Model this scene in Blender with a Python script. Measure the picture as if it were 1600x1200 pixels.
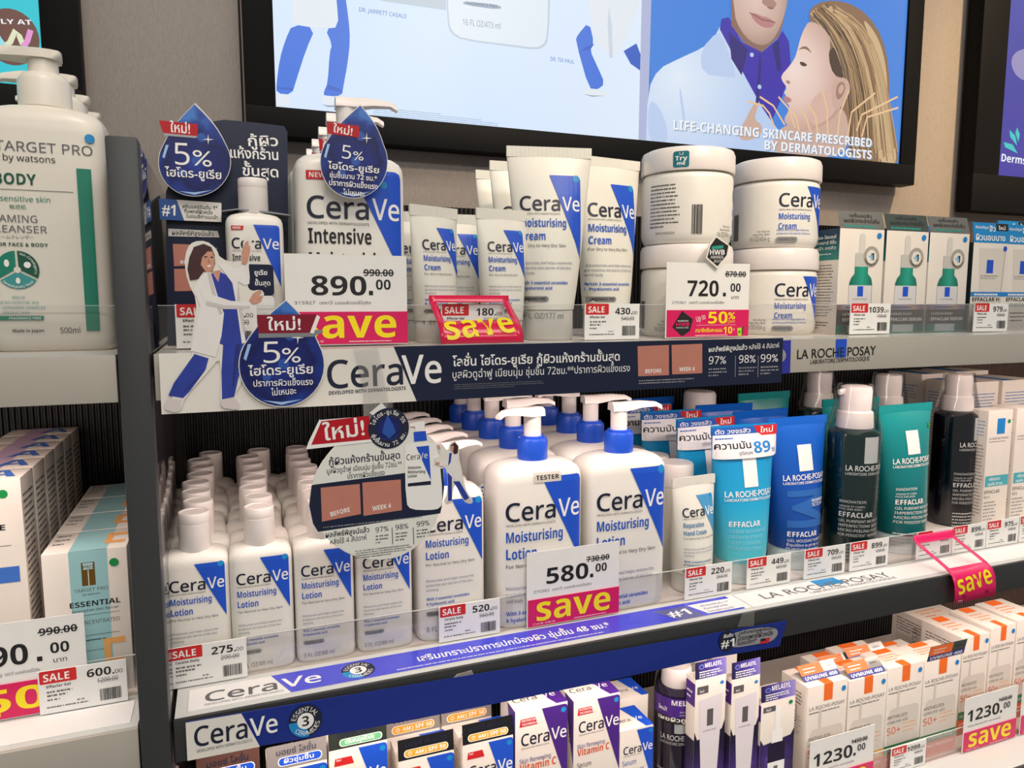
import bpy, bmesh, math, random
from mathutils import Vector, Matrix
random.seed(7)
SC = bpy.context.scene
COL = SC.collection
for _o in list(bpy.data.objects):
    bpy.data.objects.remove(_o)

# ------------------------------------------------------------------ camera, world, lights, exposure
CZ = 1.45                                   # height of the lens above the floor
FPX, YAW, PITCH = 1150.0, math.radians(21.39), math.radians(6.39)
cam_data = bpy.data.cameras.new('camera')
cam_data.sensor_width = 36.0
cam_data.lens = FPX / 1600 * 36
cam_data.clip_start = 0.01
camera = bpy.data.objects.new('camera', cam_data)
COL.objects.link(camera)
camera.location = (0, 0, CZ)
camera.rotation_euler = (math.pi / 2 - PITCH, 0, -YAW)
SC.camera = camera
SC.view_settings.view_transform = 'Standard'
SC.view_settings.look = 'None'
SC.view_settings.gamma = 1
SC.view_settings.use_curve_mapping = False
SC.view_settings.exposure = 0.0

world = bpy.data.worlds.new('shop_ambient')
SC.world = world
world.use_nodes = True
world.node_tree.nodes['Background'].inputs[0].default_value = (1.0, 0.955, 0.9, 1)
world.node_tree.nodes['Background'].inputs[1].default_value = 0.25


def area(name, loc, size, power, color, rot=(0, 0, 0)):
    d = bpy.data.lights.new(name, 'AREA')
    d.shape = 'RECTANGLE'
    d.size, d.size_y = size
    d.energy = power
    d.color = color
    o = bpy.data.objects.new(name, d)
    COL.objects.link(o)
    o.location = loc
    o.rotation_euler = rot
    return o


area('unseen_ceiling_panel', (0.4, -0.55, 2.95), (1.6, 0.5), 15, (1.0, 0.94, 0.86))
area('unseen_ceiling_panel', (2.3, -0.3, 2.9), (0.9, 0.4), 10, (1.0, 0.84, 0.64))


def spot(loc, aim, power, color, cone):
    d = bpy.data.lights.new('unseen_wall_spot', 'SPOT')
    d.energy = power
    d.color = color
    d.spot_size = math.radians(cone)
    d.spot_blend = 1.0
    d.shadow_soft_size = 0.05
    o = bpy.data.objects.new('unseen_wall_spot', d)
    COL.objects.link(o)
    o.location = loc
    o.rotation_euler = (Vector(aim) - Vector(loc)).to_track_quat('-Z', 'Y').to_euler()


spot((1.35, 0.10, 2.65), (1.32, 0.93, 1.58), 175, (1.0, 0.73, 0.42), 46)  # unseen spot, added to warm the right of the wall
spot((0.55, -0.45, 2.45), (0.52, 0.93, 1.58), 60, (1.0, 0.80, 0.58), 34)  # also out of view, added to lift the wall below the wide lightbox
spot((-0.05, 0.10, 2.65), (0.00, 0.93, 1.50), 22, (1.0, 0.85, 0.70), 40)
area('unseen_ceiling_panel', (0.3, -2.3, 2.9), (2.4, 0.6), 62, (1.0, 0.95, 0.88))  # unseen panel added as frontal fill for the sign and cards
area('unseen_ceiling_panel', (-1.6, -0.9, 2.95), (0.9, 0.5), 6, (1.0, 0.95, 0.9))


# ------------------------------------------------------------------ helpers: rays from photo pixels onto real planes
_F = Vector((math.sin(YAW) * math.cos(PITCH), math.cos(YAW) * math.cos(PITCH), -math.sin(PITCH)))
_R = Vector((math.cos(YAW), -math.sin(YAW), 0))
_D = _F.cross(_R)


def ray(u, v):
    return _R * ((u - 800) / FPX) + _D * ((v - 600) / FPX) + _F


def XZ(u, v, Y):
    d = ray(u, v)
    k = Y / d.y
    return d.x * k, d.z * k + CZ


# ------------------------------------------------------------------ helpers: materials
def lin(c):
    return tuple((x / 255 / 12.92) if x / 255 <= 0.04045 else ((x / 255 + 0.055) / 1.055) ** 2.4 for x in c)


MATS = {}


def mat(name, rgb, rough=0.45, metal=0.0, emit=0.0, spec=0.5, var=0.0, vscale=40.0, coat=0.0, stretch=(1, 1, 1), bump=0.0):
    if name in MATS:
        return MATS[name]
    m = bpy.data.materials.new(name)
    m.use_nodes = True
    nt = m.node_tree
    b = nt.nodes['Principled BSDF']
    c = (*lin(rgb), 1)
    b.inputs['Base Color'].default_value = c
    b.inputs['Roughness'].default_value = rough
    b.inputs['Metallic'].default_value = metal
    b.inputs['Specular IOR Level'].default_value = spec
    b.inputs['Coat Weight'].default_value = coat
    if emit:
        b.inputs['Emission Color'].default_value = c
        b.inputs['Emission Strength'].default_value = emit
        b.inputs['Base Color'].default_value = (0.02, 0.02, 0.02, 1)
    if var or bump:
        tc = nt.nodes.new('ShaderNodeTexCoord')
        mp = nt.nodes.new('ShaderNodeMapping')
        mp.inputs['Scale'].default_value = stretch
        no = nt.nodes.new('ShaderNodeTexNoise')
        no.inputs['Scale'].default_value = vscale
        no.inputs['Detail'].default_value = 4
        nt.links.new(tc.outputs['Object'], mp.inputs[0])
        nt.links.new(mp.outputs[0], no.inputs['Vector'])
        if var:
            cr = nt.nodes.new('ShaderNodeValToRGB')
            cr.color_ramp.elements[0].position = 0.3
            cr.color_ramp.elements[1].position = 0.7
            cr.color_ramp.elements[0].color = (*[x * (1 - var) for x in c[:3]], 1)
            cr.color_ramp.elements[1].color = (*[min(1, x * (1 + var)) for x in c[:3]], 1)
            nt.links.new(no.outputs['Fac'], cr.inputs[0])
            nt.links.new(cr.outputs[0], b.inputs['Base Color'])
            if emit:
                nt.links.new(cr.outputs[0], b.inputs['Emission Color'])
        if bump:
            bp = nt.nodes.new('ShaderNodeBump')
            bp.inputs['Strength'].default_value = bump
            bp.inputs['Distance'].default_value = 0.001
            nt.links.new(no.outputs['Fac'], bp.inputs['Height'])
            nt.links.new(bp.outputs[0], b.inputs['Normal'])
    MATS[name] = m
    return m


def clear(name, tint=(1, 1, 1), gloss=0.07, rough=0.06, white=0.0):
    """clear plastic: see-through, with a surface sheen and a little milkiness"""
    if name in MATS:
        return MATS[name]
    m = bpy.data.materials.new(name)
    m.use_nodes = True
    nt = m.node_tree
    nt.nodes.clear()
    out = nt.nodes.new('ShaderNodeOutputMaterial')
    tr = nt.nodes.new('ShaderNodeBsdfTransparent')
    tr.inputs[0].default_value = (*tint, 1)
    gl = nt.nodes.new('ShaderNodeBsdfGlossy')
    gl.inputs['Roughness'].default_value = rough
    lw = nt.nodes.new('ShaderNodeLayerWeight')
    lw.inputs[0].default_value = 0.25
    ma = nt.nodes.new('ShaderNodeMath')
    ma.operation = 'MULTIPLY_ADD'
    ma.inputs[1].default_value = 0.5
    ma.inputs[2].default_value = gloss
    mx = nt.nodes.new('ShaderNodeMixShader')
    nt.links.new(lw.outputs['Fresnel'], ma.inputs[0])
    nt.links.new(ma.outputs[0], mx.inputs[0])
    nt.links.new(tr.outputs[0], mx.inputs[1])
    nt.links.new(gl.outputs[0], mx.inputs[2])
    df = nt.nodes.new('ShaderNodeBsdfDiffuse')
    df.inputs[0].default_value = (0.9, 0.88, 0.86, 1)
    m2 = nt.nodes.new('ShaderNodeMixShader')
    m2.inputs[0].default_value = white
    nt.links.new(mx.outputs[0], m2.inputs[1])
    nt.links.new(df.outputs[0], m2.inputs[2])
    nt.links.new(m2.outputs[0], out.inputs[0])
    MATS[name] = m
    return m


def gradient(name, stops, axis=2, lo=0.0, hi=1.0, rough=0.4, emit=0.0, noise=0.0, nscale=30.0, radial=None):
    """colour gradient along an object axis (or from a centre), in metres"""
    if name in MATS:
        return MATS[name]
    m = bpy.data.materials.new(name)
    m.use_nodes = True
    nt = m.node_tree
    b = nt.nodes['Principled BSDF']
    b.inputs['Roughness'].default_value = rough
    tc = nt.nodes.new('ShaderNodeTexCoord')
    mr = nt.nodes.new('ShaderNodeMapRange')
    mr.inputs['From Min'].default_value = lo
    mr.inputs['From Max'].default_value = hi
    if radial:
        vm = nt.nodes.new('ShaderNodeVectorMath')
        vm.operation = 'DISTANCE'
        vm.inputs[1].default_value = radial
        nt.links.new(tc.outputs['Object'], vm.inputs[0])
        src = vm.outputs['Value']
    else:
        sp = nt.nodes.new('ShaderNodeSeparateXYZ')
        nt.links.new(tc.outputs['Object'], sp.inputs[0])
        src = sp.outputs[axis]
    nt.links.new(src, mr.inputs['Value'])
    fac = mr.outputs[0]
    if noise:
        no = nt.nodes.new('ShaderNodeTexNoise')
        no.inputs['Scale'].default_value = nscale
        no.inputs['Detail'].default_value = 3
        nt.links.new(tc.outputs['Object'], no.inputs['Vector'])
        ma = nt.nodes.new('ShaderNodeMath')
        ma.operation = 'MULTIPLY_ADD'
        ma.inputs[1].default_value = noise
        nt.links.new(no.outputs['Fac'], ma.inputs[0])
        nt.links.new(fac, ma.inputs[2])
        m3 = nt.nodes.new('ShaderNodeMath')
        m3.operation = 'SUBTRACT'
        m3.inputs[1].default_value = noise / 2
        nt.links.new(ma.outputs[0], m3.inputs[0])
        fac = m3.outputs[0]
    cr = nt.nodes.new('ShaderNodeValToRGB')
    els = cr.color_ramp.elements
    while len(els) < len(stops):
        els.new(0.5)
    for e, (p, c) in zip(els, stops):
        e.position = p
        e.color = (*lin(c), 1)
    nt.links.new(fac, cr.inputs[0])
    if emit:
        b.inputs['Base Color'].default_value = (0.02, 0.02, 0.02, 1)
        nt.links.new(cr.outputs[0], b.inputs['Emission Color'])
        b.inputs['Emission Strength'].default_value = emit
    else:
        nt.links.new(cr.outputs[0], b.inputs['Base Color'])
    MATS[name] = m
    return m


# ------------------------------------------------------------------ helpers: meshes and things
def link(o, parent=None):
    COL.objects.link(o)
    if parent is not None:
        o.parent = parent
    return o


def tag(o, label=None, cat=None, group=None, kind=None):
    if label: o['label'] = label
    if cat: o['category'] = cat
    if group: o['group'] = group
    if kind: o['kind'] = kind
    return o


def thing(name, label, cat, loc=(0, 0, 0), rz=0.0, group=None, rx=0.0):
    o = bpy.data.objects.new(name, None)
    o.empty_display_size = 0.02
    link(o)
    o.location = loc
    o.rotation_euler = (rx, 0, rz)
    return tag(o, label, cat, group)


def obj(name, me, parent=None, loc=None):
    o = bpy.data.objects.new(name, me)
    link(o, parent)
    if loc is not None:
        o.location = loc
    return o


def mesh(name, verts, faces, mats, mi=None, smooth=None):
    me = bpy.data.meshes.new(name)
    me.from_pydata([tuple(v) for v in verts], [], faces)
    for m in (mats if isinstance(mats, (list, tuple)) else [mats]):
        me.materials.append(m)
    if mi:
        me.polygons.foreach_set('material_index', mi)
    if smooth:
        me.polygons.foreach_set('use_smooth', [True] * len(me.polygons))
        me.set_sharp_from_angle(angle=math.radians(smooth))
    me.update()
    return me


def boxes(name, specs, m, bev=0.0):
    """one mesh of axis-aligned boxes (x0,x1,y0,y1,z0,z1)"""
    bm = bmesh.new()
    for x0, x1, y0, y1, z0, z1 in specs:
        r = bmesh.ops.create_cube(bm, size=1)
        bmesh.ops.scale(bm, vec=(x1 - x0, y1 - y0, z1 - z0), verts=r['verts'])
        bmesh.ops.translate(bm, vec=((x0 + x1) / 2, (y0 + y1) / 2, (z0 + z1) / 2), verts=r['verts'])
    if bev:
        bmesh.ops.bevel(bm, geom=bm.edges[:], offset=bev, segments=2, affect='EDGES', profile=0.6)
    me = bpy.data.meshes.new(name)
    bm.to_mesh(me)
    bm.free()
    me.materials.append(m)
    if bev:
        me.polygons.foreach_set('use_smooth', [True] * len(me.polygons))
        me.set_sharp_from_angle(angle=math.radians(50))
    return me


def box(name, x0, x1, y0, y1, z0, z1, m, parent=None, bev=0.0):
    return obj(name, boxes(name, [(x0, x1, y0, y1, z0, z1)], m, bev), parent)


def ring(w, d, n, seg):
    pts = []
    for i in range(seg):
        a = 2 * math.pi * (i + 0.5) / seg
        c, s = math.cos(a), math.sin(a)
        pts.append((w * math.copysign(abs(c) ** (2 / n), c), d * math.copysign(abs(s) ** (2 / n), s)))
    return pts


def loft(name, secs, m, seg=40, smooth=40, top=True, bottom=True):
    """skin of superellipse sections (z, half width, half depth, exponent[, cx, cy])"""
    v, f = [], []
    for s in secs:
        cx, cy = (s[4], s[5]) if len(s) > 4 else (0, 0)
        v += [(x + cx, y + cy, s[0]) for x, y in ring(s[1], s[2], s[3], seg)]
    for k in range(len(secs) - 1):
        a, b = k * seg, (k + 1) * seg
        for i in range(seg):
            j = (i + 1) % seg
            f.append((a + i, a + j, b + j, b + i))
    if bottom:
        f.append(tuple(reversed(range(seg))))
    if top:
        f.append(tuple(range((len(secs) - 1) * seg, len(secs) * seg)))
    return mesh(name, v, f, m, smooth=smooth)


def front_of(secs, seg=0):
    """y of the front surface of a loft at (x, z)"""
    def fn(x, z):
        s0, s1 = secs[0], secs[-1]
        for a, b in zip(secs, secs[1:]):
            if a[0] <= z <= b[0]:
                s0, s1 = a, b
                break
        else:
            if z < secs[0][0]:
                s1 = s0
            else:
                s0 = s1
        t = 0 if s1[0] == s0[0] else (z - s0[0]) / (s1[0] - s0[0])
        w, d, n = (s0[i] + (s1[i] - s0[i]) * t for i in (1, 2, 3))
        q = min(0.999, abs(x) / w)
        if seg:
            pts = sorted((abs(a) / w, abs(b) / d) for a, b in ring(w, d, n, seg) if a > 0 and b < 0)
            pts = [(-pts[0][0], pts[0][1])] + pts
            for a, b in zip(pts, pts[1:]):
                if a[0] <= q <= b[0]:
                    return -d * (a[1] + (b[1] - a[1]) * (q - a[0]) / max(1e-9, b[0] - a[0]))
        return -d * (1 - q ** n) ** (1 / n)
    return fn


def prism(name, pts, y0, y1, m, side=None):
    """outline in (x, z) given real thickness from y0 (front) to y1 (back)"""
    n = len(pts)
    v = [(x, y0, z) for x, z in pts] + [(x, y1, z) for x, z in pts]
    ar = sum(pts[i][0] * pts[(i + 1) % n][1] - pts[(i + 1) % n][0] * pts[i][1] for i in range(n))
    fr = tuple(range(n)) if ar > 0 else tuple(reversed(range(n)))
    f = [fr, tuple(n + i for i in reversed(fr))]
    mi = [0, 0]
    for i in range(n):
        j = (i + 1) % n
        f.append((j, i, n + i, n + j) if ar > 0 else (i, j, n + j, n + i))
        mi.append(1 if side else 0)
    return mesh(name, v, f, [m, side] if side else m, mi)


def copy_tree(o, parent=None):
    c = o.copy()
    COL.objects.link(c)
    if parent is not None:
        c.parent = parent
    for ch in [x for x in bpy.data.objects if x.parent == o]:
        copy_tree(ch, c)
    return c


def dup(root, loc, label, rz=None):
    c = copy_tree(root)
    c.location = loc
    if rz is not None:
        c.rotation_euler = (0, 0, rz)
    c['label'] = label
    return c


ORD = ['front', 'second', 'third', 'fourth', 'fifth', 'sixth', 'seventh', 'eighth', 'ninth', 'tenth']


# ------------------------------------------------------------------ helpers: print (lettering and flat artwork)
_TX, _ADV = {}, {}
_TS = bpy.data.scenes.new('type_setting')      # scratch scene for shaping letters, removed at the end


def glyph_raw(s, bold):
    key = (s, bold)
    if key not in _TX:
        c = bpy.data.curves.new('t', 'FONT')
        c.body = s
        c.offset = bold
        c.resolution_u = 3
        o = bpy.data.objects.new('t', c)
        _TS.collection.objects.link(o)
        _TS.view_layers[0].update()
        dg = _TS.view_layers[0].depsgraph
        dg.update()
        ev = o.evaluated_get(dg)
        me = ev.to_mesh()
        v = [(p.co.x, p.co.y) for p in me.vertices]
        f = [tuple(p.vertices) for p in me.polygons]
        ev.to_mesh_clear()
        bpy.data.objects.remove(o)
        bpy.data.curves.remove(c)
        _TX[key] = (v, f)
    return _TX[key]


def advance(ch):
    if ch not in _ADV:
        w = lambda t: max(p[0] for p in glyph_raw(t, 0.0)[0])
        _ADV[ch] = w(ch + 'H') - w('H')
    return _ADV[ch]


def face(s, ft):
    """letters and digits of the plain ('s') or bold ('b') sans alphabet"""
    if ft == 'n':
        return s
    k = ft == 'b'       # 'm' is the plain alphabet, slightly thickened
    o = ''
    for c in s:
        if 'A' <= c <= 'Z':
            c = chr((0x1D5D4 if k else 0x1D5A0) + ord(c) - 65)
        elif 'a' <= c <= 'z':
            c = chr((0x1D5EE if k else 0x1D5BA) + ord(c) - 97)
        elif '0' <= c <= '9':
            c = chr((0x1D7EC if k else 0x1D7E2) + ord(c) - 48)
        o += c
    return o


TONE, UPPER = '\u0e48\u0e49\u0e4a\u0e4b\u0e4c', '\u0e31\u0e34\u0e35\u0e36\u0e37'


def text_geo(s, bold, ft):
    key = (s, bold, ft, 1)
    if key not in _TX:
        V, Fc, pen, prev = [], [], 0.0, ''
        for ch in face(s, ft):
            off = bold if (ft in 'nm' or '\u0e00' <= ch <= '\u0e7f') else (0.012 if bold >= 0.012 and ord(ch) < 127 and ch in '.,:+-/&#!%()*' else 0.0)
            if '\u0e00' <= ch <= '\u0e7f':
                off = min(off, 0.016)
            if ch != ' ':
                v, f = glyph_raw(ch, off)
                up = 0.17 if (ch in TONE and prev and prev in UPPER) else 0.0
                b = len(V)
                V += [(x + pen, y + up) for x, y in v]
                Fc += [tuple(b + i for i in q) for q in f]
            pen += advance(ch)
            prev = ch
        _TX[key] = (V, Fc, min((p[0] for p in V), default=0), max((p[0] for p in V), default=1))
    return _TX[key]


CAP = 0.714          # cap height of the built-in face at size 1


class Print:
    """flat artwork in its own (x, y) plane; every filled shape lies a hair above the last"""
    def __init__(self):
        self.v, self.f, self.mi, self.m, self.k = [], [], [], [], 1

    def _m(self, m):
        if m not in self.m:
            self.m.append(m)
        return self.m.index(m)

    def add(self, pts, faces, m, k):
        b = len(self.v)
        self.v += [(x, y, k) for x, y in pts]
        self.f += [tuple(b + i for i in q) for q in faces]
        self.mi += [self._m(m)] * len(faces)

    def poly(self, pts, m):
        self.k += 1
        ar = sum(a[0] * b[1] - b[0] * a[1] for a, b in zip(pts, list(pts[1:]) + [pts[0]]))
        pts = list(pts) if ar > 0 else list(reversed(pts))
        self.add(pts, [tuple(range(len(pts)))], m, self.k)

    def rect(self, x0, y0, x1, y1, m):
        self.poly([(x0, y0), (x1, y0), (x1, y1), (x0, y1)], m)

    def rrect(self, x0, y0, x1, y1, r, m):
        p = []
        for cx, cy, a in ((x1 - r, y1 - r, 0), (x0 + r, y1 - r, 90), (x0 + r, y0 + r, 180), (x1 - r, y0 + r, 270)):
            for i in range(6):
                t = math.radians(a + i * 18)
                p.append((cx + r * math.cos(t), cy + r * math.sin(t)))
        self.poly(p, m)

    def oval(self, cx, cy, rx, ry, m, n=28):
        self.poly([(cx + rx * math.cos(2 * math.pi * i / n), cy + ry * math.sin(2 * math.pi * i / n)) for i in range(n)], m)

    def line(self, a, b, w, m):
        dx, dy = b[0] - a[0], b[1] - a[1]
        L = math.hypot(dx, dy) or 1
        nx, ny = -dy / L * w / 2, dx / L * w / 2
        self.poly([(a[0] + nx, a[1] + ny), (a[0] - nx, a[1] - ny), (b[0] - nx, b[1] - ny), (b[0] + nx, b[1] + ny)], m)

    def path(self, pts, w, m):
        L, Rr = [], []
        for i, p in enumerate(pts):
            a, b = pts[max(0, i - 1)], pts[min(len(pts) - 1, i + 1)]
            dx, dy = b[0] - a[0], b[1] - a[1]
            q = math.hypot(dx, dy) or 1
            L.append((p[0] - dy / q * w / 2, p[1] + dx / q * w / 2))
            Rr.append((p[0] + dy / q * w / 2, p[1] - dx / q * w / 2))
        self.poly(L + Rr[::-1], m)

    def text(self, s, x, y, h, m, bold=0.0, w=None, al='l', rot=0.0, sx=1.0, skew=0.0, ft=None):
        v, f, x0, x1 = text_geo(s, bold, ft or ('b' if bold >= 0.012 else 's'))
        k = h / CAP
        kx = k * sx
        if w:
            kx = w / max(1e-6, x1 - x0)
        off = {'l': x0, 'c': (x0 + x1) / 2, 'r': x1}[al]
        c, sn = math.cos(rot), math.sin(rot)
        pts = []
        for px, py in v:
            a, b = (px - off) * kx + skew * py * k, py * k
            pts.append((x + a * c - b * sn, y + a * sn + b * c))
        self.add(pts, f, m, self.k + 1.5)

    def arc_text(self, s, cx, cy, r, h, m, mid, span, bold=0.0, inner=False):
        cl = []
        for ch in s:
            if cl and (ch in '\u0e31\u0e33' or '\u0e34' <= ch <= '\u0e3a' or '\u0e47' <= ch <= '\u0e4e'):
                cl[-1] += ch
            else:
                cl.append(ch)
        n = len(cl)
        for i, ch in enumerate(cl):
            if ch == ' ':
                continue
            t = (i + 0.5) / n - 0.5
            a = math.radians(mid + (t * span if inner else -t * span))
            self.text(ch, cx + r * math.cos(a), cy + r * math.sin(a), h, m, bold, al='c', rot=(a + math.pi / 2 if inner else a - math.pi / 2))

    def greek(self, x, y, w, n, pitch, m, h=None, seed=1, al='l'):
        """lines of copy too small to read: broken strokes"""
        rn = random.Random(seed)
        h = h or pitch * 0.42
        self.k += 1
        for i in range(n):
            ww = w * (rn.uniform(0.82, 1.0) if i < n - 1 or n == 1 else rn.uniform(0.35, 0.8))
            xx = x if al == 'l' else x + (w - ww) / (1 if al == 'r' else 2)
            end = xx + ww
            while xx < end:
                L = min(rn.uniform(0.5, 2.0) * h, end - xx)
                yy = y - i * pitch
                self.add([(xx, yy), (xx + L, yy), (xx + L, yy + h), (xx, yy + h)], [(0, 1, 2, 3)], m, self.k)
                xx += L + h * rn.choice((0.35, 0.35, 0.9))

    def barcode(self, x, y, w, h, m, seed=3):
        rn = random.Random(seed)
        self.k += 1
        xx = x
        while xx < x + w:
            L = min(rn.choice((1, 1, 2, 3)) * w / 75, x + w - xx)
            self.add([(xx, y), (xx + L, y), (xx + L, y + h), (xx, y + h)], [(0, 1, 2, 3)], m, self.k)
            xx += L + rn.choice((1, 1, 2)) * w / 75

    def mesh(self, name, surf=None, off=0.0002, eps=None, step=0.004, zs=(), cuts=None):
        """surf(x, z) -> y of the carrying surface; None = the plane y = 0; prints face -y"""
        bm = bmesh.new()
        eps = eps or (0.00008 if surf else 0.00003)
        K = 1000.0 if surf else 1.0
        vs = [bm.verts.new((x * K, -k, y * K)) for x, y, k in self.v]
        for q, i in zip(self.f, self.mi):
            try:
                fc = bm.faces.new([vs[j] for j in q])
                fc.material_index = i
            except ValueError:
                pass
        if surf:
            xs = [p[0] for p in self.v]
            if cuts is None:
                x = math.ceil(min(xs) / step) * step
                cuts = []
                while x < max(xs):
                    cuts.append(x)
                    x += step
            for x in cuts:
                bmesh.ops.bisect_plane(bm, geom=bm.verts[:] + bm.edges[:] + bm.faces[:], plane_co=(x * K, 0, 0), plane_no=(1, 0, 0))
            for z in zs:
                bmesh.ops.bisect_plane(bm, geom=bm.verts[:] + bm.edges[:] + bm.faces[:], plane_co=(0, 0, z * K), plane_no=(0, 0, 1))
        for v in bm.verts:
            v.co.x /= K
            v.co.z /= K
            v.co.y = v.co.y * eps - off + (surf(v.co.x, v.co.z) if surf else 0)
        me = bpy.data.meshes.new(name)
        bm.to_mesh(me)
        bm.free()
        for m in self.m:
            me.materials.append(m)
        return me

    def wrap(self, name, r, lift=0.0003, step=0.004):
        """the artwork rolled round a cylinder of radius r (x = arc length from the front)"""
        bm = bmesh.new()
        K = 1000.0
        vs = [bm.verts.new((x * K, -k, y * K)) for x, y, k in self.v]
        for q, i in zip(self.f, self.mi):
            fc = bm.faces.new([vs[j] for j in q])
            fc.material_index = i
        xs = [p[0] for p in self.v]
        x = math.ceil(min(xs) / step) * step
        while x < max(xs):
            bmesh.ops.bisect_plane(bm, geom=bm.verts[:] + bm.edges[:] + bm.faces[:], plane_co=(x * K, 0, 0), plane_no=(1, 0, 0))
            x += step
        for v in bm.verts:
            an, rr = v.co.x / K / r, r + lift - v.co.y * 0.00003
            v.co = (rr * math.sin(an), -rr * math.cos(an), v.co.z / K)
        me = bpy.data.meshes.new(name)
        bm.to_mesh(me)
        bm.free()
        for m in self.m:
            me.materials.append(m)
        return me


# ------------------------------------------------------------------ shared materials
WHITE = mat('white_plastic', (238, 234, 226), 0.34, var=0.02, vscale=60)
PAPER = mat('white_paper', (236, 235, 232), 0.55, var=0.015, vscale=90)
CARDW = mat('white_card', (232, 228, 220), 0.5, var=0.015, vscale=70)
INK = mat('black_ink', (20, 20, 22), 0.5)
NAVY = mat('navy_ink', (18, 26, 52), 0.45)
GREY = mat('grey_ink', (96, 98, 102), 0.5)
LGREY = mat('light_grey_ink', (150, 152, 156), 0.45)
BLUE = mat('blue_ink', (26, 82, 204), 0.4)
TBLUE = mat('text_blue_ink', (28, 86, 190), 0.45)
SKY = mat('sticker_blue', (22, 140, 205), 0.4)
RED = mat('sale_red', (206, 34, 38), 0.45)
PINK = mat('promo_pink', (214, 18, 92), 0.4)
YEL = mat('promo_yellow', (248, 224, 24), 0.4)
WINK = mat('white_ink', (244, 243, 240), 0.5)
SILV = mat('silver_ink', (160, 163, 168), 0.3, metal=0.6)
DARKM = mat('charcoal_metal', (52, 54, 55), 0.42, var=0.06, vscale=300, bump=0.02)
ACRY = clear('clear_acrylic', (0.97, 0.97, 0.97), 0.03, 0.05, 0.015)
WRAP = clear('shrink_wrap', (0.97, 0.97, 0.97), 0.035, 0.10, 0.0)
TAPE = clear('clear_tape', (0.99, 0.99, 0.99), 0.015, 0.15, 0.06)
ACEDGE = mat('acrylic_edge', (205, 208, 205), 0.25)

# ------------------------------------------------------------------ the setting
SF, SB = 0.55, 0.88            # front of the shelves, back panel
ZT, ZM, ZB = CZ - 0.0355, CZ - 0.2985, CZ - 0.5593     # top, middle and bottom shelf surfaces
WALLY = 0.935
XL, XR = -0.75, 1.62

wallm = bpy.data.materials.new('brushed_wallpaper')
wallm.use_nodes = True
_n = wallm.node_tree
_b = _n.nodes['Principled BSDF']
_tc = _n.nodes.new('ShaderNodeTexCoord')
_mp = _n.nodes.new('ShaderNodeMapping')
_mp.inputs['Scale'].default_value = (1500, 1500, 190)
_no = _n.nodes.new('ShaderNodeTexNoise')
_no.inputs['Scale'].default_value = 1
_no.inputs['Detail'].default_value = 5
_cr = _n.nodes.new('ShaderNodeValToRGB')
_cr.color_ramp.elements[0].position, _cr.color_ramp.elements[1].position = 0.3, 0.72
_cr.color_ramp.elements[0].color = (*lin((128, 119, 113)), 1)
_cr.color_ramp.elements[1].color = (*lin((146, 137, 130)), 1)
_bp = _n.nodes.new('ShaderNodeBump')
_bp.inputs['Strength'].default_value = 0.15
_bp.inputs['Distance'].default_value = 0.0006
_n.links.new(_tc.outputs['Object'], _mp.inputs[0])
_n.links.new(_mp.outputs[0], _no.inputs['Vector'])
_n.links.new(_no.outputs['Fac'], _cr.inputs[0])
_n.links.new(_cr.outputs[0], _b.inputs['Base Color'])
_n.links.new(_no.outputs['Fac'], _bp.inputs['Height'])
_n.links.new(_bp.outputs[0], _b.inputs['Normal'])
_b.inputs['Roughness'].default_value = 0.42

wall = boxes('wall_back', [(-2.2, 0.0305, WALLY, WALLY + 0.05, 0, 3.0), (0.033, 4.2, WALLY, WALLY + 0.05, 0, 3.0)], wallm)
tag(obj('wall_back', wall), kind='structure')
tag(obj('trim_1', boxes('trim_1', [(0.029, 0.0345, WALLY + 0.02, WALLY + 0.03, 0, 3.0)], INK)), kind='structure')
floorm = mat('grey_floor_tile', (120, 116, 110), 0.4, var=0.1, vscale=6)
tag(obj('floor', boxes('floor', [(-2.2, 4.2, -3.0, WALLY + 0.05, -0.05, 0)], floorm)), kind='structure')

# shelving bays: ridged back panels, divider post, side panel
ridge_dark = mat('black_ridged_panel', (11, 10, 10), 0.35)
ridge_brown = mat('brown_ridged_panel', (84, 66, 58), 0.4)
glossy_side = mat('glossy_dark_side', (38, 34, 38), 0.12, spec=0.9, coat=0.6)


def ridged(x0, x1, z0, z1, pitch):
    v, f = [], []
    x = x0
    k = 0
    while x < x1:
        for dx, dy in ((0, 0), (pitch * 0.2, -0.0022), (pitch * 0.55, -0.0022), (pitch * 0.75, 0)):
            v += [(x + dx, SB + dy, z0), (x + dx, SB + dy, z1)]
        x += pitch
    for i in range(len(v) // 2 - 1):
        f.append((2 * i, 2 * i + 2, 2 * i + 3, 2 * i + 1))
    n = len(v)
    v += [(x0, SB + 0.02, z0), (x1, SB + 0.02, z0), (x1, SB + 0.02, z1), (x0, SB + 0.02, z1), (x0, SB, z1), (x1, SB, z1)]
    f += [(n, n + 3, n + 2, n + 1), (n + 3, n + 4, n + 5, n + 2)]
    return v, f


for nm, x0, x1, mm, lb in (('back_panel', XL, -0.062, ridge_dark, 'black ridged back panel of the shelves left of the post'),
                           ('back_panel', -0.044, 1.13, ridge_dark, 'black ridged back panel behind the lotion and cleanser shelves'),
                           ('back_panel', 1.13, XR, ridge_brown, 'brownish ridged back panel at the right end of the shelves')):
    v, f = ridged(x0, x1, 0.02, CZ + 0.114, 0.0055)
    tag(obj(nm, mesh(nm, v, f, mm)), lb, 'panel', 'ridged back panels of the shelves')

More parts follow.
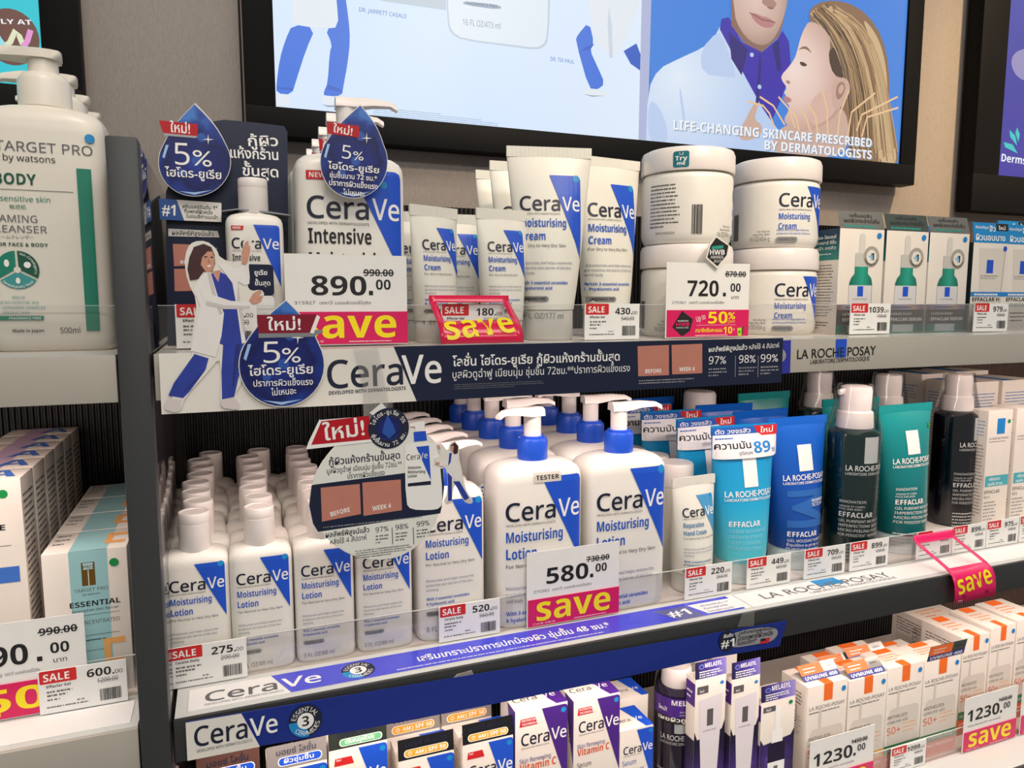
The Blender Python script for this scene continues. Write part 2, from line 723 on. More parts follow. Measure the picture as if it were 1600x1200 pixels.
post = thing('shelf_post', 'charcoal metal post with glossy side panel between the shelf bays', 'post', (-0.0562, SF - 0.004, 0))
obj('post_front', boxes('post_front', [(-0.0096, 0.0096, 0, 0.02, 0.0, CZ + 0.106)], DARKM, 0.002), post)
obj('side_panel', boxes('side_panel', [(0.002, 0.0094, 0.0205, SB - SF - 0.002, 0.0, CZ + 0.104)], glossy_side, 0.0006), post)
obj('side_panel', boxes('side_panel', [(-0.0094, -0.002, 0.0205, SB - SF - 0.002, 0.0, CZ + 0.104)], glossy_side, 0.0006), post)
# ------------------------------------------------------------------ artwork traced on a real plane
class Trace(Print):
    """print whose points are given where the photo shows them on the plane y = Y"""
    def __init__(self, Y):
        super().__init__()
        self.Y = Y

    def q(self, pts):
        return [XZ(u, v, self.Y) for u, v in pts]

    def shape(self, pts, m):
        self.poly(self.q(pts), m)

    def stroke(self, pts, wpx, m):
        a = XZ(*pts[0], self.Y)
        b = XZ(pts[0][0], pts[0][1] + wpx, self.Y)
        self.path(self.q(pts), abs(a[1] - b[1]), m)

    def words(self, s, a, b, hpx, m, bold=0.0, skew=0.0, ft=None):
        A, B = XZ(*a, self.Y), XZ(*b, self.Y)
        T = XZ(a[0], a[1] - hpx, self.Y)
        self.text(s, A[0], A[1], T[1] - A[1], m, bold, w=math.hypot(B[0] - A[0], B[1] - A[1]), rot=math.atan2(B[1] - A[1], B[0] - A[0]), skew=skew, ft=ft)

    def small(self, a, b, n, pitch, m, seed=1):
        A, B = XZ(*a, self.Y), XZ(*b, self.Y)
        p = A[1] - XZ(a[0], a[1] + pitch, self.Y)[1]
        self.greek(A[0], A[1], B[0] - A[0], n, p, m, seed=seed)

    def disc(self, c, rx, ry, m):
        C = XZ(*c, self.Y)
        self.oval(C[0], C[1], abs(XZ(c[0] + rx, c[1], self.Y)[0] - C[0]), abs(XZ(c[0], c[1] + ry, self.Y)[1] - C[1]), m)


def at_world(name, me, root, Y):
    o = obj(name, me, root)
    o.location = Vector((0, Y, 0)) - root.location
    return o


def smooth_pts(pts, it=2):
    for _ in range(it):
        n = len(pts)
        q = []
        for i in range(n):
            a, b = pts[i], pts[(i + 1) % n]
            q += [(a[0] * .75 + b[0] * .25, a[1] * .75 + b[1] * .25), (a[0] * .25 + b[0] * .75, a[1] * .25 + b[1] * .75)]
        pts = q
    return pts


# ------------------------------------------------------------------ shelves
deckm = mat('cream_shelf_board', (226, 216, 206), 0.5, var=0.03, vscale=15)
whitestrip = mat('grey_white_strip', (182, 176, 166), 0.4, var=0.03, vscale=20)
ledm = mat('led_diffuser', (255, 236, 222), 0.5, emit=3.0)
BOT_OUT = 0.0


def shelf(label, x0, x1, z, front, led=None, led_power=0, fy=SF):
    t = thing('shelf', label, 'shelf', (x0, fy, z), 0, 'shelves of the skincare display')
    L = x1 - x0
    obj('shelf_board', boxes('shelf_board', [(0, L, 0.0488, SB - fy - 0.004, -0.016, 0)], deckm, 0.0005), t)
    obj('fascia', boxes('fascia', [(0, L, 0, 0.0035, -0.0315, 0.0002)], front, 0.0006), t)
    obj('ticket_ledge', boxes('ticket_ledge', [(0.0005, L - 0.0005, 0.0037, 0.0486, -0.016, 0.0)], ACEDGE), t)
    g = thing('shelf_guard', 'clear acrylic guard standing along the ' + label, 'guard', (x0, fy, z + 0.001), 0, 'clear acrylic shelf guards')
    obj('guard_panel', boxes('guard_panel', [(0.0005, L - 0.0005, 0.0487, 0.0499, 0.0, 0.0315)], ACRY), g)
    obj('guard_edge', boxes('guard_edge', [(0.0005, L - 0.0005, 0.04868, 0.04992, 0.0315, 0.0319)], ACEDGE), g)
    if led:
        obj('light_bar', boxes('light_bar', [(0.02, L - 0.02, 0.014, 0.024, -0.0215, -0.0165)], ledm, 0.001), t)
        la = area('shelf_light', (0, 0, 0), (L - 0.04, 0.012), led_power, led)
        la.parent = t
        la.location = (L / 2, 0.019, -0.0225)
        la.rotation_euler = (math.radians(14), 0, 0)
    return t


WARM = (1.0, 0.81, 0.735)
s_top = shelf('top shelf of lotions and creams', -0.0445, XR, ZT, whitestrip, WARM, 1.4)
s_mid = shelf('middle shelf of lotion bottles', -0.0445, XR, ZM, DARKM, WARM, 1.8)
s_bot = shelf('bottom shelf of sunscreen boxes', -0.0445, XR, ZB, DARKM)
s_ltop = shelf('cleanser shelf left of the post', XL, -0.0672, ZT, whitestrip, WARM, 0.75)
s_lmid = shelf('cream box shelf left of the post', XL, -0.0672, ZM, whitestrip, WARM, 0.6)

# ------------------------------------------------------------------ paper strips lying in the ticket ledges
def flat_strip(name, label, x0, x1, art, m, z=ZM):
    t = thing(name, label, 'strip', (x0, SF, z))
    obj('strip_paper', boxes('strip_paper', [(0, x1 - x0, 0.0098, 0.0415, 0.0001, 0.0005)], m), t)
    pr = Print()
    art(pr)
    o = obj('strip_print', pr.mesh('strip_print', off=0.00012, eps=0.00002), t, (0, 0, 0.0005))
    o.rotation_euler = (-math.pi / 2, 0, 0)
    return t


VIOLET = mat('violet_blue_ink', (66, 72, 214), 0.25, coat=0.3)
DBLUE = mat('deep_blue_ink', (16, 42, 134), 0.4)


def badge(pr, cx, cy, r):
    pr.oval(cx, cy, r, r, NAVY, 36)
    pr.poly([(cx + r * math.cos(math.radians(a)), cy + r * math.sin(math.radians(a))) for a in range(180, 281, 10)] + [(cx, cy)], SKY)
    pr.oval(cx, cy, r * 0.5, r * 0.5, WINK, 28)
    pr.text('3', cx, cy - r * 0.3, r * 0.6, INK, 0.03, al='c')
    pr.arc_text('ESSENTIAL', cx, cy, r * 0.6, r * 0.27, WINK, 95, 150, 0.01)
    pr.arc_text('CERAMIDES', cx, cy, r * 0.88, r * 0.27, WINK, 285, 130, 0.01, inner=True)


def art_cv(pr):
    y0, y1 = 0.0098, 0.0415
    X = lambda u: u + 0.0355
    pr.poly([(0.073, y0), (0.50, y0), (0.50, y1), (0.060, y1)], VIOLET)
    pr.text('Cera', 0.0115, 0.0185, 0.0145, GREY, 0.012, w=0.052, ft='m')
    pr.text('DEVELOPED WITH DERMATOLOGISTS', 0.0115, 0.0135, 0.0026, GREY, 0.0, w=0.056)
    pr.text('Ve', 0.067, 0.0185, 0.0145, WINK, 0.012, w=0.03, ft='m')
    badge(pr, 0.1265, 0.0255, 0.0135)
    pr.text('เสริมเกราะปราการปกป้องผิว ชุ่มชื้น 48 ชม.*', 0.176, 0.0215, 0.0098, WINK, 0.02, w=0.182)
    pr.greek(0.156, 0.0135, 0.225, 1, 0.003, WINK, h=0.0011)
    pr.poly([(0.425, y0), (0.452, y0), (0.447, y1 - 0.006), (0.410, y1 - 0.006)], mat('slate_ink', (92, 98, 150), 0.4))
    pr.text('#1', 0.4205, 0.018, 0.0125, WINK, 0.02, w=0.024)
    pr.poly([(0.459, y0 + 0.003), (0.502, y0 + 0.003), (0.507, y1 - 0.006), (0.450, y1 - 0.006)], PAPER)
    for i, s in enumerate(('สกินแคร์อันดับ 1*', 'ที่แพทย์ผิวหนัง', 'ในอเมริกาแนะนำ')):
        pr.text(s, 0.461, 0.028 - i * 0.0066, 0.0034, DBLUE, 0.015)


flat_strip('ticket_strip', 'white and violet lotion brand strip lying along the middle shelf front', -0.0355, 0.4725, art_cv, PAPER)


def art_lrp(pr):
    pr.rect(0.100, 0.0255, 0.132, 0.0415, SKY)
    pr.text('LA ROCHE-POSAY', 0.024, 0.0205, 0.0130, GREY, 0.004, w=0.172, ft='n')
    pr.text('LABORATOIRE DERMATOLOGIQUE', 0.078, 0.0145, 0.0042, GREY, 0.0, w=0.118)


flat_strip('ticket_strip', 'white pharmacy brand strip lying along the middle shelf front', 0.474, 1.6, art_lrp, PAPER)
flat_strip('ticket_strip', 'blank white strip lying along the shelf front left of the post', -0.6, -0.073, lambda pr: pr.rect(0, 0.0098, 0.001, 0.0415, PAPER), PAPER)

# ------------------------------------------------------------------ upper header card with die-cut woman and droplet
HY = SF - 0.006
navy_card = mat('navy_card', (20, 30, 58), 0.3, var=0.04, vscale=30)
SKIN = mat('printed_skin', (206, 148, 124), 0.5, var=0.06, vscale=200)
SKINB = gradient('printed_arm_skin', [(0, (150, 84, 72)), (1, (196, 128, 112))], axis=2, lo=-0.02, hi=0.03, rough=0.35, noise=0.5, nscale=90)
HAIRM = mat('printed_dark_hair', (62, 26, 28), 0.5, var=0.2, vscale=200)
COATM = mat('printed_white_coat', (236, 233, 230), 0.5, var=0.02, vscale=60)
COATS = mat('printed_coat_fold', (206, 200, 198), 0.5)
SCRUB = mat('printed_blue_scrubs', (36, 58, 160), 0.5, var=0.15, vscale=70)
SCRUBD = mat('printed_blue_fold', (26, 40, 122), 0.5)
SHOE = mat('printed_white_shoe', (216, 206, 206), 0.5)
MAROON = mat('ribbon_maroon', (132, 18, 42), 0.3)
RIBB = mat('ribbon_red', (184, 20, 34), 0.25)
DROPW = mat('droplet_highlight', (160, 196, 240), 0.35)
DROPB = mat('droplet_bubble', (40, 84, 170), 0.35)


def drop_mat(cx, cy, r, name):
    return gradient(name, [(0.0, (30, 60, 158)), (0.25, (20, 36, 116)), (0.55, (14, 24, 88)), (0.8, (26, 56, 146)), (1.0, (64, 120, 200))], lo=0, hi=r * 1.25, radial=(cx, 0, cy), rough=0.3, noise=0.95, nscale=55)


def drop_outline(cu, cv, ru, rv, tip):
    p = []
    for i in range(25):
        a = math.radians(-208 + i * (236 / 24))
        p.append((cu + ru * math.cos(a), cv - rv * math.sin(a)))
    a0, a1 = p[0], p[-1]
    bend = lambda e, s: [(e[0] + (tip[0] - e[0]) * t + s * ru * .10 * math.sin(t * math.pi), e[1] + (tip[1] - e[1]) * t) for t in (0.2, 0.4, 0.6, 0.8)]
    return p + bend(a1, 1) + [tip] + bend(a0, -1)[::-1]


def droplet_art(T, cu, cv, ru, rv, tip, lines, name, ribbon):
    C = XZ(cu, cv, T.Y)
    R_ = XZ(cu + ru, cv, T.Y)[0] - C[0]
    T.shape(drop_outline(cu, cv, ru, rv, tip), drop_mat(C[0], C[1], R_ * 1.15, name))
    T.disc((cu + ru * .2, cv - rv * .72), ru * .13, rv * .13, DROPB)
    T.disc((cu + ru * .05, cv - rv * .02), ru * .13, rv * .13, DROPB)
    T.disc((cu - ru * .35, cv + rv * .3), ru * .1, rv * .1, DROPB)
    T.shape([(cu - ru * .9, cv - rv * .15), (cu - ru * .8, cv - rv * .5), (cu - ru * .72, cv - rv * .5), (cu - ru * .84, cv - rv * .1)], DROPW)
    T.shape([(cu - ru * .45, cv + rv * .86), (cu, cv + rv * .97), (cu + ru * .5, cv + rv * .83), (cu, cv + rv * .9)], DROPW)
    s = (cu + ru * .38, cv - rv * .66)
    for dx, dy in ((1, 0), (0, 1)):
        T.shape([(s[0] - dx * ru * .16, s[1] - dy * rv * .16), (s[0] + ru * .02, s[1] + rv * .02), (s[0] + dx * ru * .16, s[1] + dy * rv * .16), (s[0] - ru * .02, s[1] - rv * .02)], WINK)
    for txt, a, b, h, bd in lines:
        T.words(txt, a, b, h, WINK, bd)
    for pts, m in ribbon:
        T.shape(pts, m)
    return T


hdr = thing('header_card', 'long white and navy header card with die-cut woman and blue droplet', 'sign', (*(XZ(248, 600, HY)[:1]), HY, CZ - 0.0758))
out = [XZ(u, v, HY) for u, v in ((248, 552.5), (252.5, 647.5), (1221, 597.5), (1223.7, 528))]
at_world('card', prism('card', out, 0, 0.0008, CARDW), hdr, HY)
T = Trace(HY)
T.shape([(615, 541.5), (651, 627), (1221, 597.5), (1223.7, 528)], navy_card)
T.words('Cera', (512, 607), (630, 600), 43, NAVY, 0.012, ft='m')
T.words('DEVELOPED WITH DERMATOLOGISTS', (514, 617), (634, 609), 5.6, NAVY, 0.012)
T.words('Ve', (628, 600), (690, 597), 44, WINK, 0.012, ft='m')
T.words('โลชั่น ไฮโดร-ยูเรีย กู้ผิวแห้งกร้านขั้นสุด', (707, 572), (968, 563), 14, WINK, 0.02)
T.words('บูสผิวดูฉ่ำฟู เนียนนุ่ม ชุ่มชื้น 72ชม.**ปราการผิวแข็งแรง', (707, 591), (984, 580), 12, WINK, 0.0)
T.small((709, 602), (868, 596), 3, 3.2, GREY, 4)
for a, b, s in (((996, 541), (1045, 587), 'BEFORE'), ((1049, 539), (1097, 584), 'WEEK 4')):
    T.shape([a, (b[0], a[1] - 2), (b[0], b[1] - 1), (a[0] + 1, b[1] + 1)], SKINB)
    T.words(s, (a[0] + 12, b[1] - 4), (b[0] - 12, b[1] - 5), 6, WINK, 0.015)
T.small((998, 596), (1090, 592), 2, 4, LGREY, 5)
T.words('ผลลัพธ์พิสูจน์แล้ว', (1107, 550), (1167, 546), 7.5, WINK, 0.025)
T.words('หลังใช้ 4 สัปดาห์', (1170, 546), (1217, 543), 7.5, WINK)
for u, s, e in ((1107, '97%', 1134), (1154, '98%', 1180), (1188, '99%', 1215)):
    T.words(s, (u, 569 - (u - 1107) * .04), (e, 568 - (u - 1107) * .04), 12, WINK)
    T.small((u, 578 - (u - 1107) * .04), (e + 2, 578), 3, 5, LGREY, u)
for u in (1148.5, 1184):
    T.shape([(u, 556), (u + .8, 556), (u, 589), (u - .8, 589)], LGREY)
at_world('card_print', T.mesh('card_print', off=0.0001), hdr, HY)

WY = HY - 0.0012
wo = [(262, 640), (268, 622), (301, 556), (298, 540), (303, 505), (308, 470), (293, 440), (288, 410), (292, 388), (302, 377), (322, 376), (338, 388), (344, 404), (372, 412), (381, 400), (379, 380), (384, 370), (393, 372), (394, 388), (388, 410), (391, 440), (386, 446), (392, 455), (408, 452), (414, 460), (406, 474), (388, 482), (372, 484), (386, 535), (390, 548), (377, 600), (366, 618), (375, 636), (368, 642), (346, 636), (344, 624), (345, 575), (342, 560), (326, 580), (288, 622), (284, 640), (270, 646)]
wp = smooth_pts([XZ(u, v, WY) for u, v in wo], 1)
wm = at_world('woman_cutout', prism('woman_cutout', wp, 0, 0.0008, CARDW), hdr, WY)
T = Trace(WY)


def woman(T, f, skin=SKIN):
    """woman in a white coat over blue scrubs, arms reaching to one side; f maps art points to photo points"""
    S = lambda pts, m: T.shape([f(*p) for p in pts], m)
    S([(304, 553), (326, 560), (321, 578), (296, 612), (286, 622), (263, 618), (272, 598)], SCRUB)
    S([(318, 580), (326, 570), (292, 610), (284, 614)], SCRUBD)
    S([(350, 490), (376, 486), (386, 530), (376, 575), (366, 620), (347, 624), (346, 580), (349, 535)], SCRUB)
    S([(368, 540), (376, 535), (366, 600), (362, 610)], SCRUBD)
    S([(262, 622), (284, 624), (282, 636), (272, 644), (258, 640), (257, 632)], SHOE)
    S([(346, 624), (366, 621), (374, 632), (372, 640), (350, 638), (344, 632)], SHOE)
    S([(328, 428), (344, 425), (368, 436), (372, 480), (378, 530), (352, 540), (340, 535), (338, 470)], SCRUB)
    S([(331, 424), (345, 422), (341, 441)], skin)
    S([(310, 432), (328, 422), (340, 462), (350, 490), (346, 525), (337, 558), (298, 548), (306, 512), (313, 478), (303, 455)], COATM)
    S([(328, 424), (338, 462), (348, 490), (343, 492), (332, 462), (324, 428)], COATS)
    S([(341, 413), (350, 411), (368, 420), (381, 415), (390, 443), (383, 446), (372, 440), (374, 470), (382, 520), (384, 535), (378, 537), (370, 480), (363, 442)], COATM)
    S([(372, 441), (375, 470), (383, 520), (380, 522), (370, 470)], COATS)
    S([(312, 450), (324, 458), (360, 470), (391, 472), (393, 482), (350, 482), (322, 476)], COATM)
    S([(322, 470), (350, 477), (390, 478), (391, 483), (350, 483), (322, 477)], COATS)
    S([(389, 470), (396, 458), (405, 453), (409, 456), (403, 462), (411, 462), (410, 466), (402, 468), (410, 469), (407, 473), (396, 475)], skin)
    S([(378, 412), (377, 395), (383, 379), (388, 376), (388, 386), (390, 382), (391, 390), (387, 408), (384, 413)], skin)
    S([(296, 402), (303, 386), (318, 381), (330, 386), (335, 398), (336, 412), (331, 424), (318, 424), (310, 436), (297, 438), (293, 420)], HAIRM)
    S([(314, 396), (322, 389), (331, 391), (335, 402), (335, 414), (330, 424), (322, 425), (314, 414)], skin)
    S([(312, 392), (324, 386), (333, 393), (324, 393), (316, 402), (314, 412), (310, 412)], HAIRM)
    S([(319, 401), (324, 400), (324, 402), (319, 403)], HAIRM)
    S([(329, 401), (333, 401), (333, 403), (329, 403)], HAIRM)
    S([(323, 415), (330, 414), (327, 418)], WINK)
    S([(326, 404), (328, 410), (325, 411)], mat('printed_skin_shade', (176, 116, 94), 0.5))


woman(T, lambda u, v: (u, v))
o = obj('woman_print', T.mesh('woman_print', off=0.0001), wm)

DY = HY - 0.0026
dp = [XZ(u, v, DY) for u, v in drop_outline(440, 570, 67.5, 66, (447, 468))]
dr = at_world('droplet_cutout', prism('droplet_cutout', dp, 0, 0.0008, CARDW), hdr, DY)
T = Trace(DY)
droplet_art(T, 440, 570, 66, 64.5, (447, 470), [
    ('5', (412, 567), (438, 566), 33, 0.005), ('%', (441, 567), (470, 566), 24, 0.0),
    ('ไฮโดร-ยูเรีย', (388, 587), (489, 583), 14, 0.025), ('ปราการผิวแข็งแรง', (396, 604), (489, 601), 10, 0.01), ('ไม่เหนอะ', (424, 618), (463, 615), 10, 0.01)], 'droplet_blue_front',
    [([(404, 520), (500, 515), (506, 518), (490, 526), (404, 528)], SILV), ([(401, 492), (495, 491), (484, 520), (404, 521)], MAROON), ([(495, 492), (500, 495), (490, 521), (484, 520)], WINK)])
T.words('ใหม่!', (418, 516), (470, 515), 18, WINK, 0.03)
obj('droplet_print', T.mesh('droplet_print', off=0.0001), dr)
# clear tape strips over the header
tp = thing('tape_strip', 'clear tape strip stuck over the header card lettering', 'tape', (0.09, HY - 0.0016, ZT))
q = [XZ(u, v, HY) for u, v in ((551, 543), (590, 541), (606, 622), (604, 655), (568, 655), (566, 600))]
at_world('tape', prism('tape', q, -0.0016, -0.0014, TAPE), tp, HY)

# blue end of the card behind and the pharmacy brand lettering on the white strip
t = thing('end_card', 'violet-blue card end with grey disc beside the pharmacy brand strip', 'sign', (0.484, SF - 0.002, ZT - 0.03))
at_world('card', prism('card', [XZ(u, v, SF - .002) for u, v in ((1205, 533), (1236, 531.5), (1234.5, 583), (1205, 585))], 0, 0.0008, mat('violet_card', (44, 50, 160), 0.35)), t, SF - 0.002)
T = Trace(SF - 0.002)
T.disc((1213, 556), 15, 13, LGREY)
at_world('card_print', T.mesh('card_print', off=0.0001), t, SF - 0.002)
T = Trace(SF)
t = thing('brand_lettering', 'black pharmacy brand lettering with blue square on the white shelf strip', 'sign', (0.5, SF, ZT - 0.03))
T.shape([(1306, 530), (1323, 529.6), (1321.5, 558), (1305, 559)], BLUE)
T.words('LA ROCHE POSAY', (1245, 561), (1368, 554), 15, INK, 0.008, ft='n')
T.words('LABORATOIRE DERMATOLOGIQUE', (1266, 569), (1358, 563), 7, INK, ft='n')
at_world('lettering', T.mesh('lettering', off=0.0003), t, SF)

# ------------------------------------------------------------------ lower hanging blue card
t = thing('header_card', 'drooping deep blue brand card taped under the middle shelf edge', 'sign', (-0.0365, SF - 0.004, CZ - 0.33))
LY = SF - 0.004
top = [(290, 1128.6), (408, 1109), (560, 1084), (760, 1051), (960, 1017), (1120, 989), (1230, 970)]
bot = [(293, 1188), (408, 1163), (560, 1137), (760, 1098), (960, 1058), (1115, 1026), (1218, 1010)]
cards = [([top[0], top[1], (409, 1163), bot[0]], CARDW), ]
v, f, mi = [], [], []
bm_t = [XZ(u, w, LY) for u, w in top]
bm_b = [XZ(u, w, LY) for u, w in bot]
for i, (a, b) in enumerate(zip(bm_t, bm_b)):
    fw = -0.004 * math.sin(i / 6 * math.pi)
    v += [(a[0], 0, a[1]), (b[0], fw, b[1]), (a[0], 0.0008, a[1]), (b[0], fw + 0.0008, b[1])]
for i in range(6):
    a, b = 4 * i, 4 * i + 4
    f += [(a + 1, b + 1, b, a), (a + 2, b + 2, b + 3, a + 3), (a, b, b + 2, a + 2), (a + 3, b + 3, b + 1, a + 1)]
f += [(0, 2, 3, 1), (24, 25, 27, 26)]
at_world('card', mesh('card', v, f, DBLUE), t, LY)
T = Trace(LY)
T.shape([(290, 1128.6), (377, 1114), (406, 1163.5), (293, 1188)], CARDW)
T.words('Cera', (304, 1166), (387, 1150), 30, NAVY, 0.012, ft='m')
T.words('DEVELOPED WITH DERMATOLOGISTS', (308, 1175), (394, 1156), 4.5, NAVY, 0.01)
T.words('Ve', (391, 1149), (434, 1140), 27, WINK, 0.012, ft='m')
C = XZ(477, 1124, LY)
badge(T, C[0], C[1], 0.0122)
sil = mat('grey_band', (150, 150, 156), 0.4)
T.shape(smooth_pts([(1137, 988), (1200, 977), (1217, 984), (1208, 1000), (1190, 1004), (1130, 1013)], 2), sil)
C = XZ(1135, 1000, LY)
T.oval(C[0], C[1], 0.0098, 0.0098, NAVY)
T.words('#1', (1124, 1011), (1145, 1008), 12, WINK, 0.03)
T.words('อันดับ', (1129, 996), (1144, 993), 5, WINK, 0.02)
T.words('เวชสำอางบำรุงผิวที่แนะนำ', (1153, 991), (1208, 982), 5, INK, 0.01)
T.words('โดยแพทย์ผิวหนัง', (1151, 1000), (1206, 991), 7, INK, 0.02)
T.words('ในอเมริกา*', (1150, 1007), (1180, 1002), 6, INK, 0.02)
T.shape([(1187, 997), (1202, 995), (1199, 1003), (1185, 1005)], RED)
T.shape([(1187, 997), (1195, 996), (1194, 1000), (1186, 1001)], NAVY)
def _fl(x, z):
    i = max([k for k in range(6) if bm_t[k][0] <= x] or [0])
    tt = (x - bm_t[i][0]) / (bm_t[i + 1][0] - bm_t[i][0])
    zt = bm_t[i][1] + (bm_t[i + 1][1] - bm_t[i][1]) * tt
    zb = bm_b[i][1] + (bm_b[i + 1][1] - bm_b[i][1]) * tt
    fw = -0.004 * (math.sin(i / 6 * math.pi) * (1 - tt) + math.sin((i + 1) / 6 * math.pi) * tt)
    return fw * (zt - z) / (zt - zb)
at_world('card_print', T.mesh('card_print', surf=_fl, off=0.0006, cuts=[q[0] for q in bm_t[1:-1]]), t, LY)
tp = thing('tape_strip', 'torn clear tape holding the blue card to the dark shelf edge', 'tape', (0.44, SF - 0.003, ZM - 0.02))
at_world('tape', prism('tape', [XZ(u, w, SF) for u, w in ((1158, 954), (1176, 951), (1175, 976), (1149, 978))], -0.003, -0.0028, TAPE), tp, SF)
tp = thing('tape_strip', 'crumpled silver tape end above the blue hanging card', 'tape', (0.15, SF - 0.003, ZM - 0.01))
at_world('tape', prism('tape', [XZ(u, w, SF) for u, w in ((706, 1059), (714, 1052), (736, 1046), (739, 1053), (722, 1058))], -0.003, -0.001, mat('crumpled_tape', (170, 165, 155), 0.3, metal=0.4, var=0.4, vscale=300)), tp, SF)

# ------------------------------------------------------------------ price tags and promotion cards
TY = SF + 0.0468          # tags stand in front of the clear guard


def price_tag(x, z, price, old, label, w=0.0568, h=0.0325, name_line=None, seed=1):
    t = thing('price_tag', label, 'price tag', (x, TY, z + 0.001), 0, 'small sale price tags along the shelf guards')
    obj('tag_card', boxes('tag_card', [(0, w, 0, 0.0009, 0, h)], PAPER), t)
    p = Print()
    p.rrect(0.001, h * .70, w * .43, h * 1.0, 0.001, RED)
    p.text('SALE', w * .06, h * .755, h * .17, WINK, 0.012, w=w * .29)
    p.text(price + '.', w * .86, h * .70, h * .185, INK, 0.02, al='r', w=w * (.095 * len(price) + .03))
    p.text('00', w * .865, h * .70, h * .09, INK, 0.0, w=w * .09)
    p.text(old, w * .90, h * .53, h * .11, GREY, 0.0, al='r', w=w * .24)
    p.rect(w * .66, h * .57, w * .90, h * .585, GREY)
    p.text('CeraVe Daily' if seed < 3 else 'Effaclar Gel', w * .09, h * .60, h * .06, INK, 0.012)
    p.greek(w * .09, h * .48, w * .32, 2, h * .085, GREY, h=h * .04, seed=seed + 1)
    p.greek(w * .09, h * .30, w * .15, 1, h * .08, GREY, h=h * .035, seed=seed + 2)
    p.greek(w * .08, h * .13, w * .54, 1, h * .08, GREY, h=h * .03, seed=seed + 3)
    p.greek(w * .42, h * .21, w * .1, 1, h * .08, GREY, h=h * .03, seed=seed + 4)
    p.barcode(w * .68, h * .1, w * .25, h * .28, INK, seed)
    obj('tag_print', p.mesh('tag_print', off=0.0001), t)
    return t


price_tag(-0.0497, ZM, '275', '290.00', 'small sale price tag reading 275 beside the post', seed=1)
price_tag(0.1652, ZM, '520', '560.00', 'small sale price tag reading 520 below the round hanging sign', seed=2)
price_tag(0.4195, ZM, '220', '260.00', 'small sale price tag reading 220 below the hand cream tube', seed=3)
price_tag(0.4955, ZM, '449', '609.00', 'small sale price tag reading 449 below the light blue tube', seed=4)
price_tag(0.571, ZM, '709', '950.00', 'small sale price tag reading 709 below the deep blue tube', seed=5)
price_tag(0.635, ZM, '899', '1200.00', 'small sale price tag reading 899 below the green wrapped bottle', seed=6)
price_tag(0.7355, ZM, '709', '950.00', 'small sale price tag reading 709 behind the pink save flap', seed=7)
price_tag(0.7935, ZM, '899', '1200.00', 'small sale price tag reading 899 just right of the pink save flap', seed=8)
price_tag(0.8515, ZM, '975', '1300.00', 'small sale price tag reading 975 below the white boxes', seed=9)
price_tag(0.9105, ZM, '975', '1300.00', 'rightmost small sale price tag cut by the frame edge on the middle shelf', seed=10)
price_tag(0.3043, ZT, '430', '540.00', 'small sale price tag reading 430 below the tall cream tubes', seed=11)
price_tag(0.6176, ZT, '1039', '1390.00', 'small sale price tag reading 1039 below the serum boxes', seed=12)
price_tag(0.8035, ZT, '979', '1090.00', 'small sale price tag reading 979 on the top shelf at right', seed=13)
price_tag(0.170, ZT, '180', '225.00', 'small sale price tag reading 180 seen through the red save flap', seed=14)
price_tag(-0.1345, ZM, '600', '1200.00', 'small sale price tag reading 600 left of the post', seed=15).location.y -= 0.0045
price_tag(-0.0325, ZT, '295', '390.00', 'sale tag half hidden behind the die-cut woman on the top shelf', seed=16)


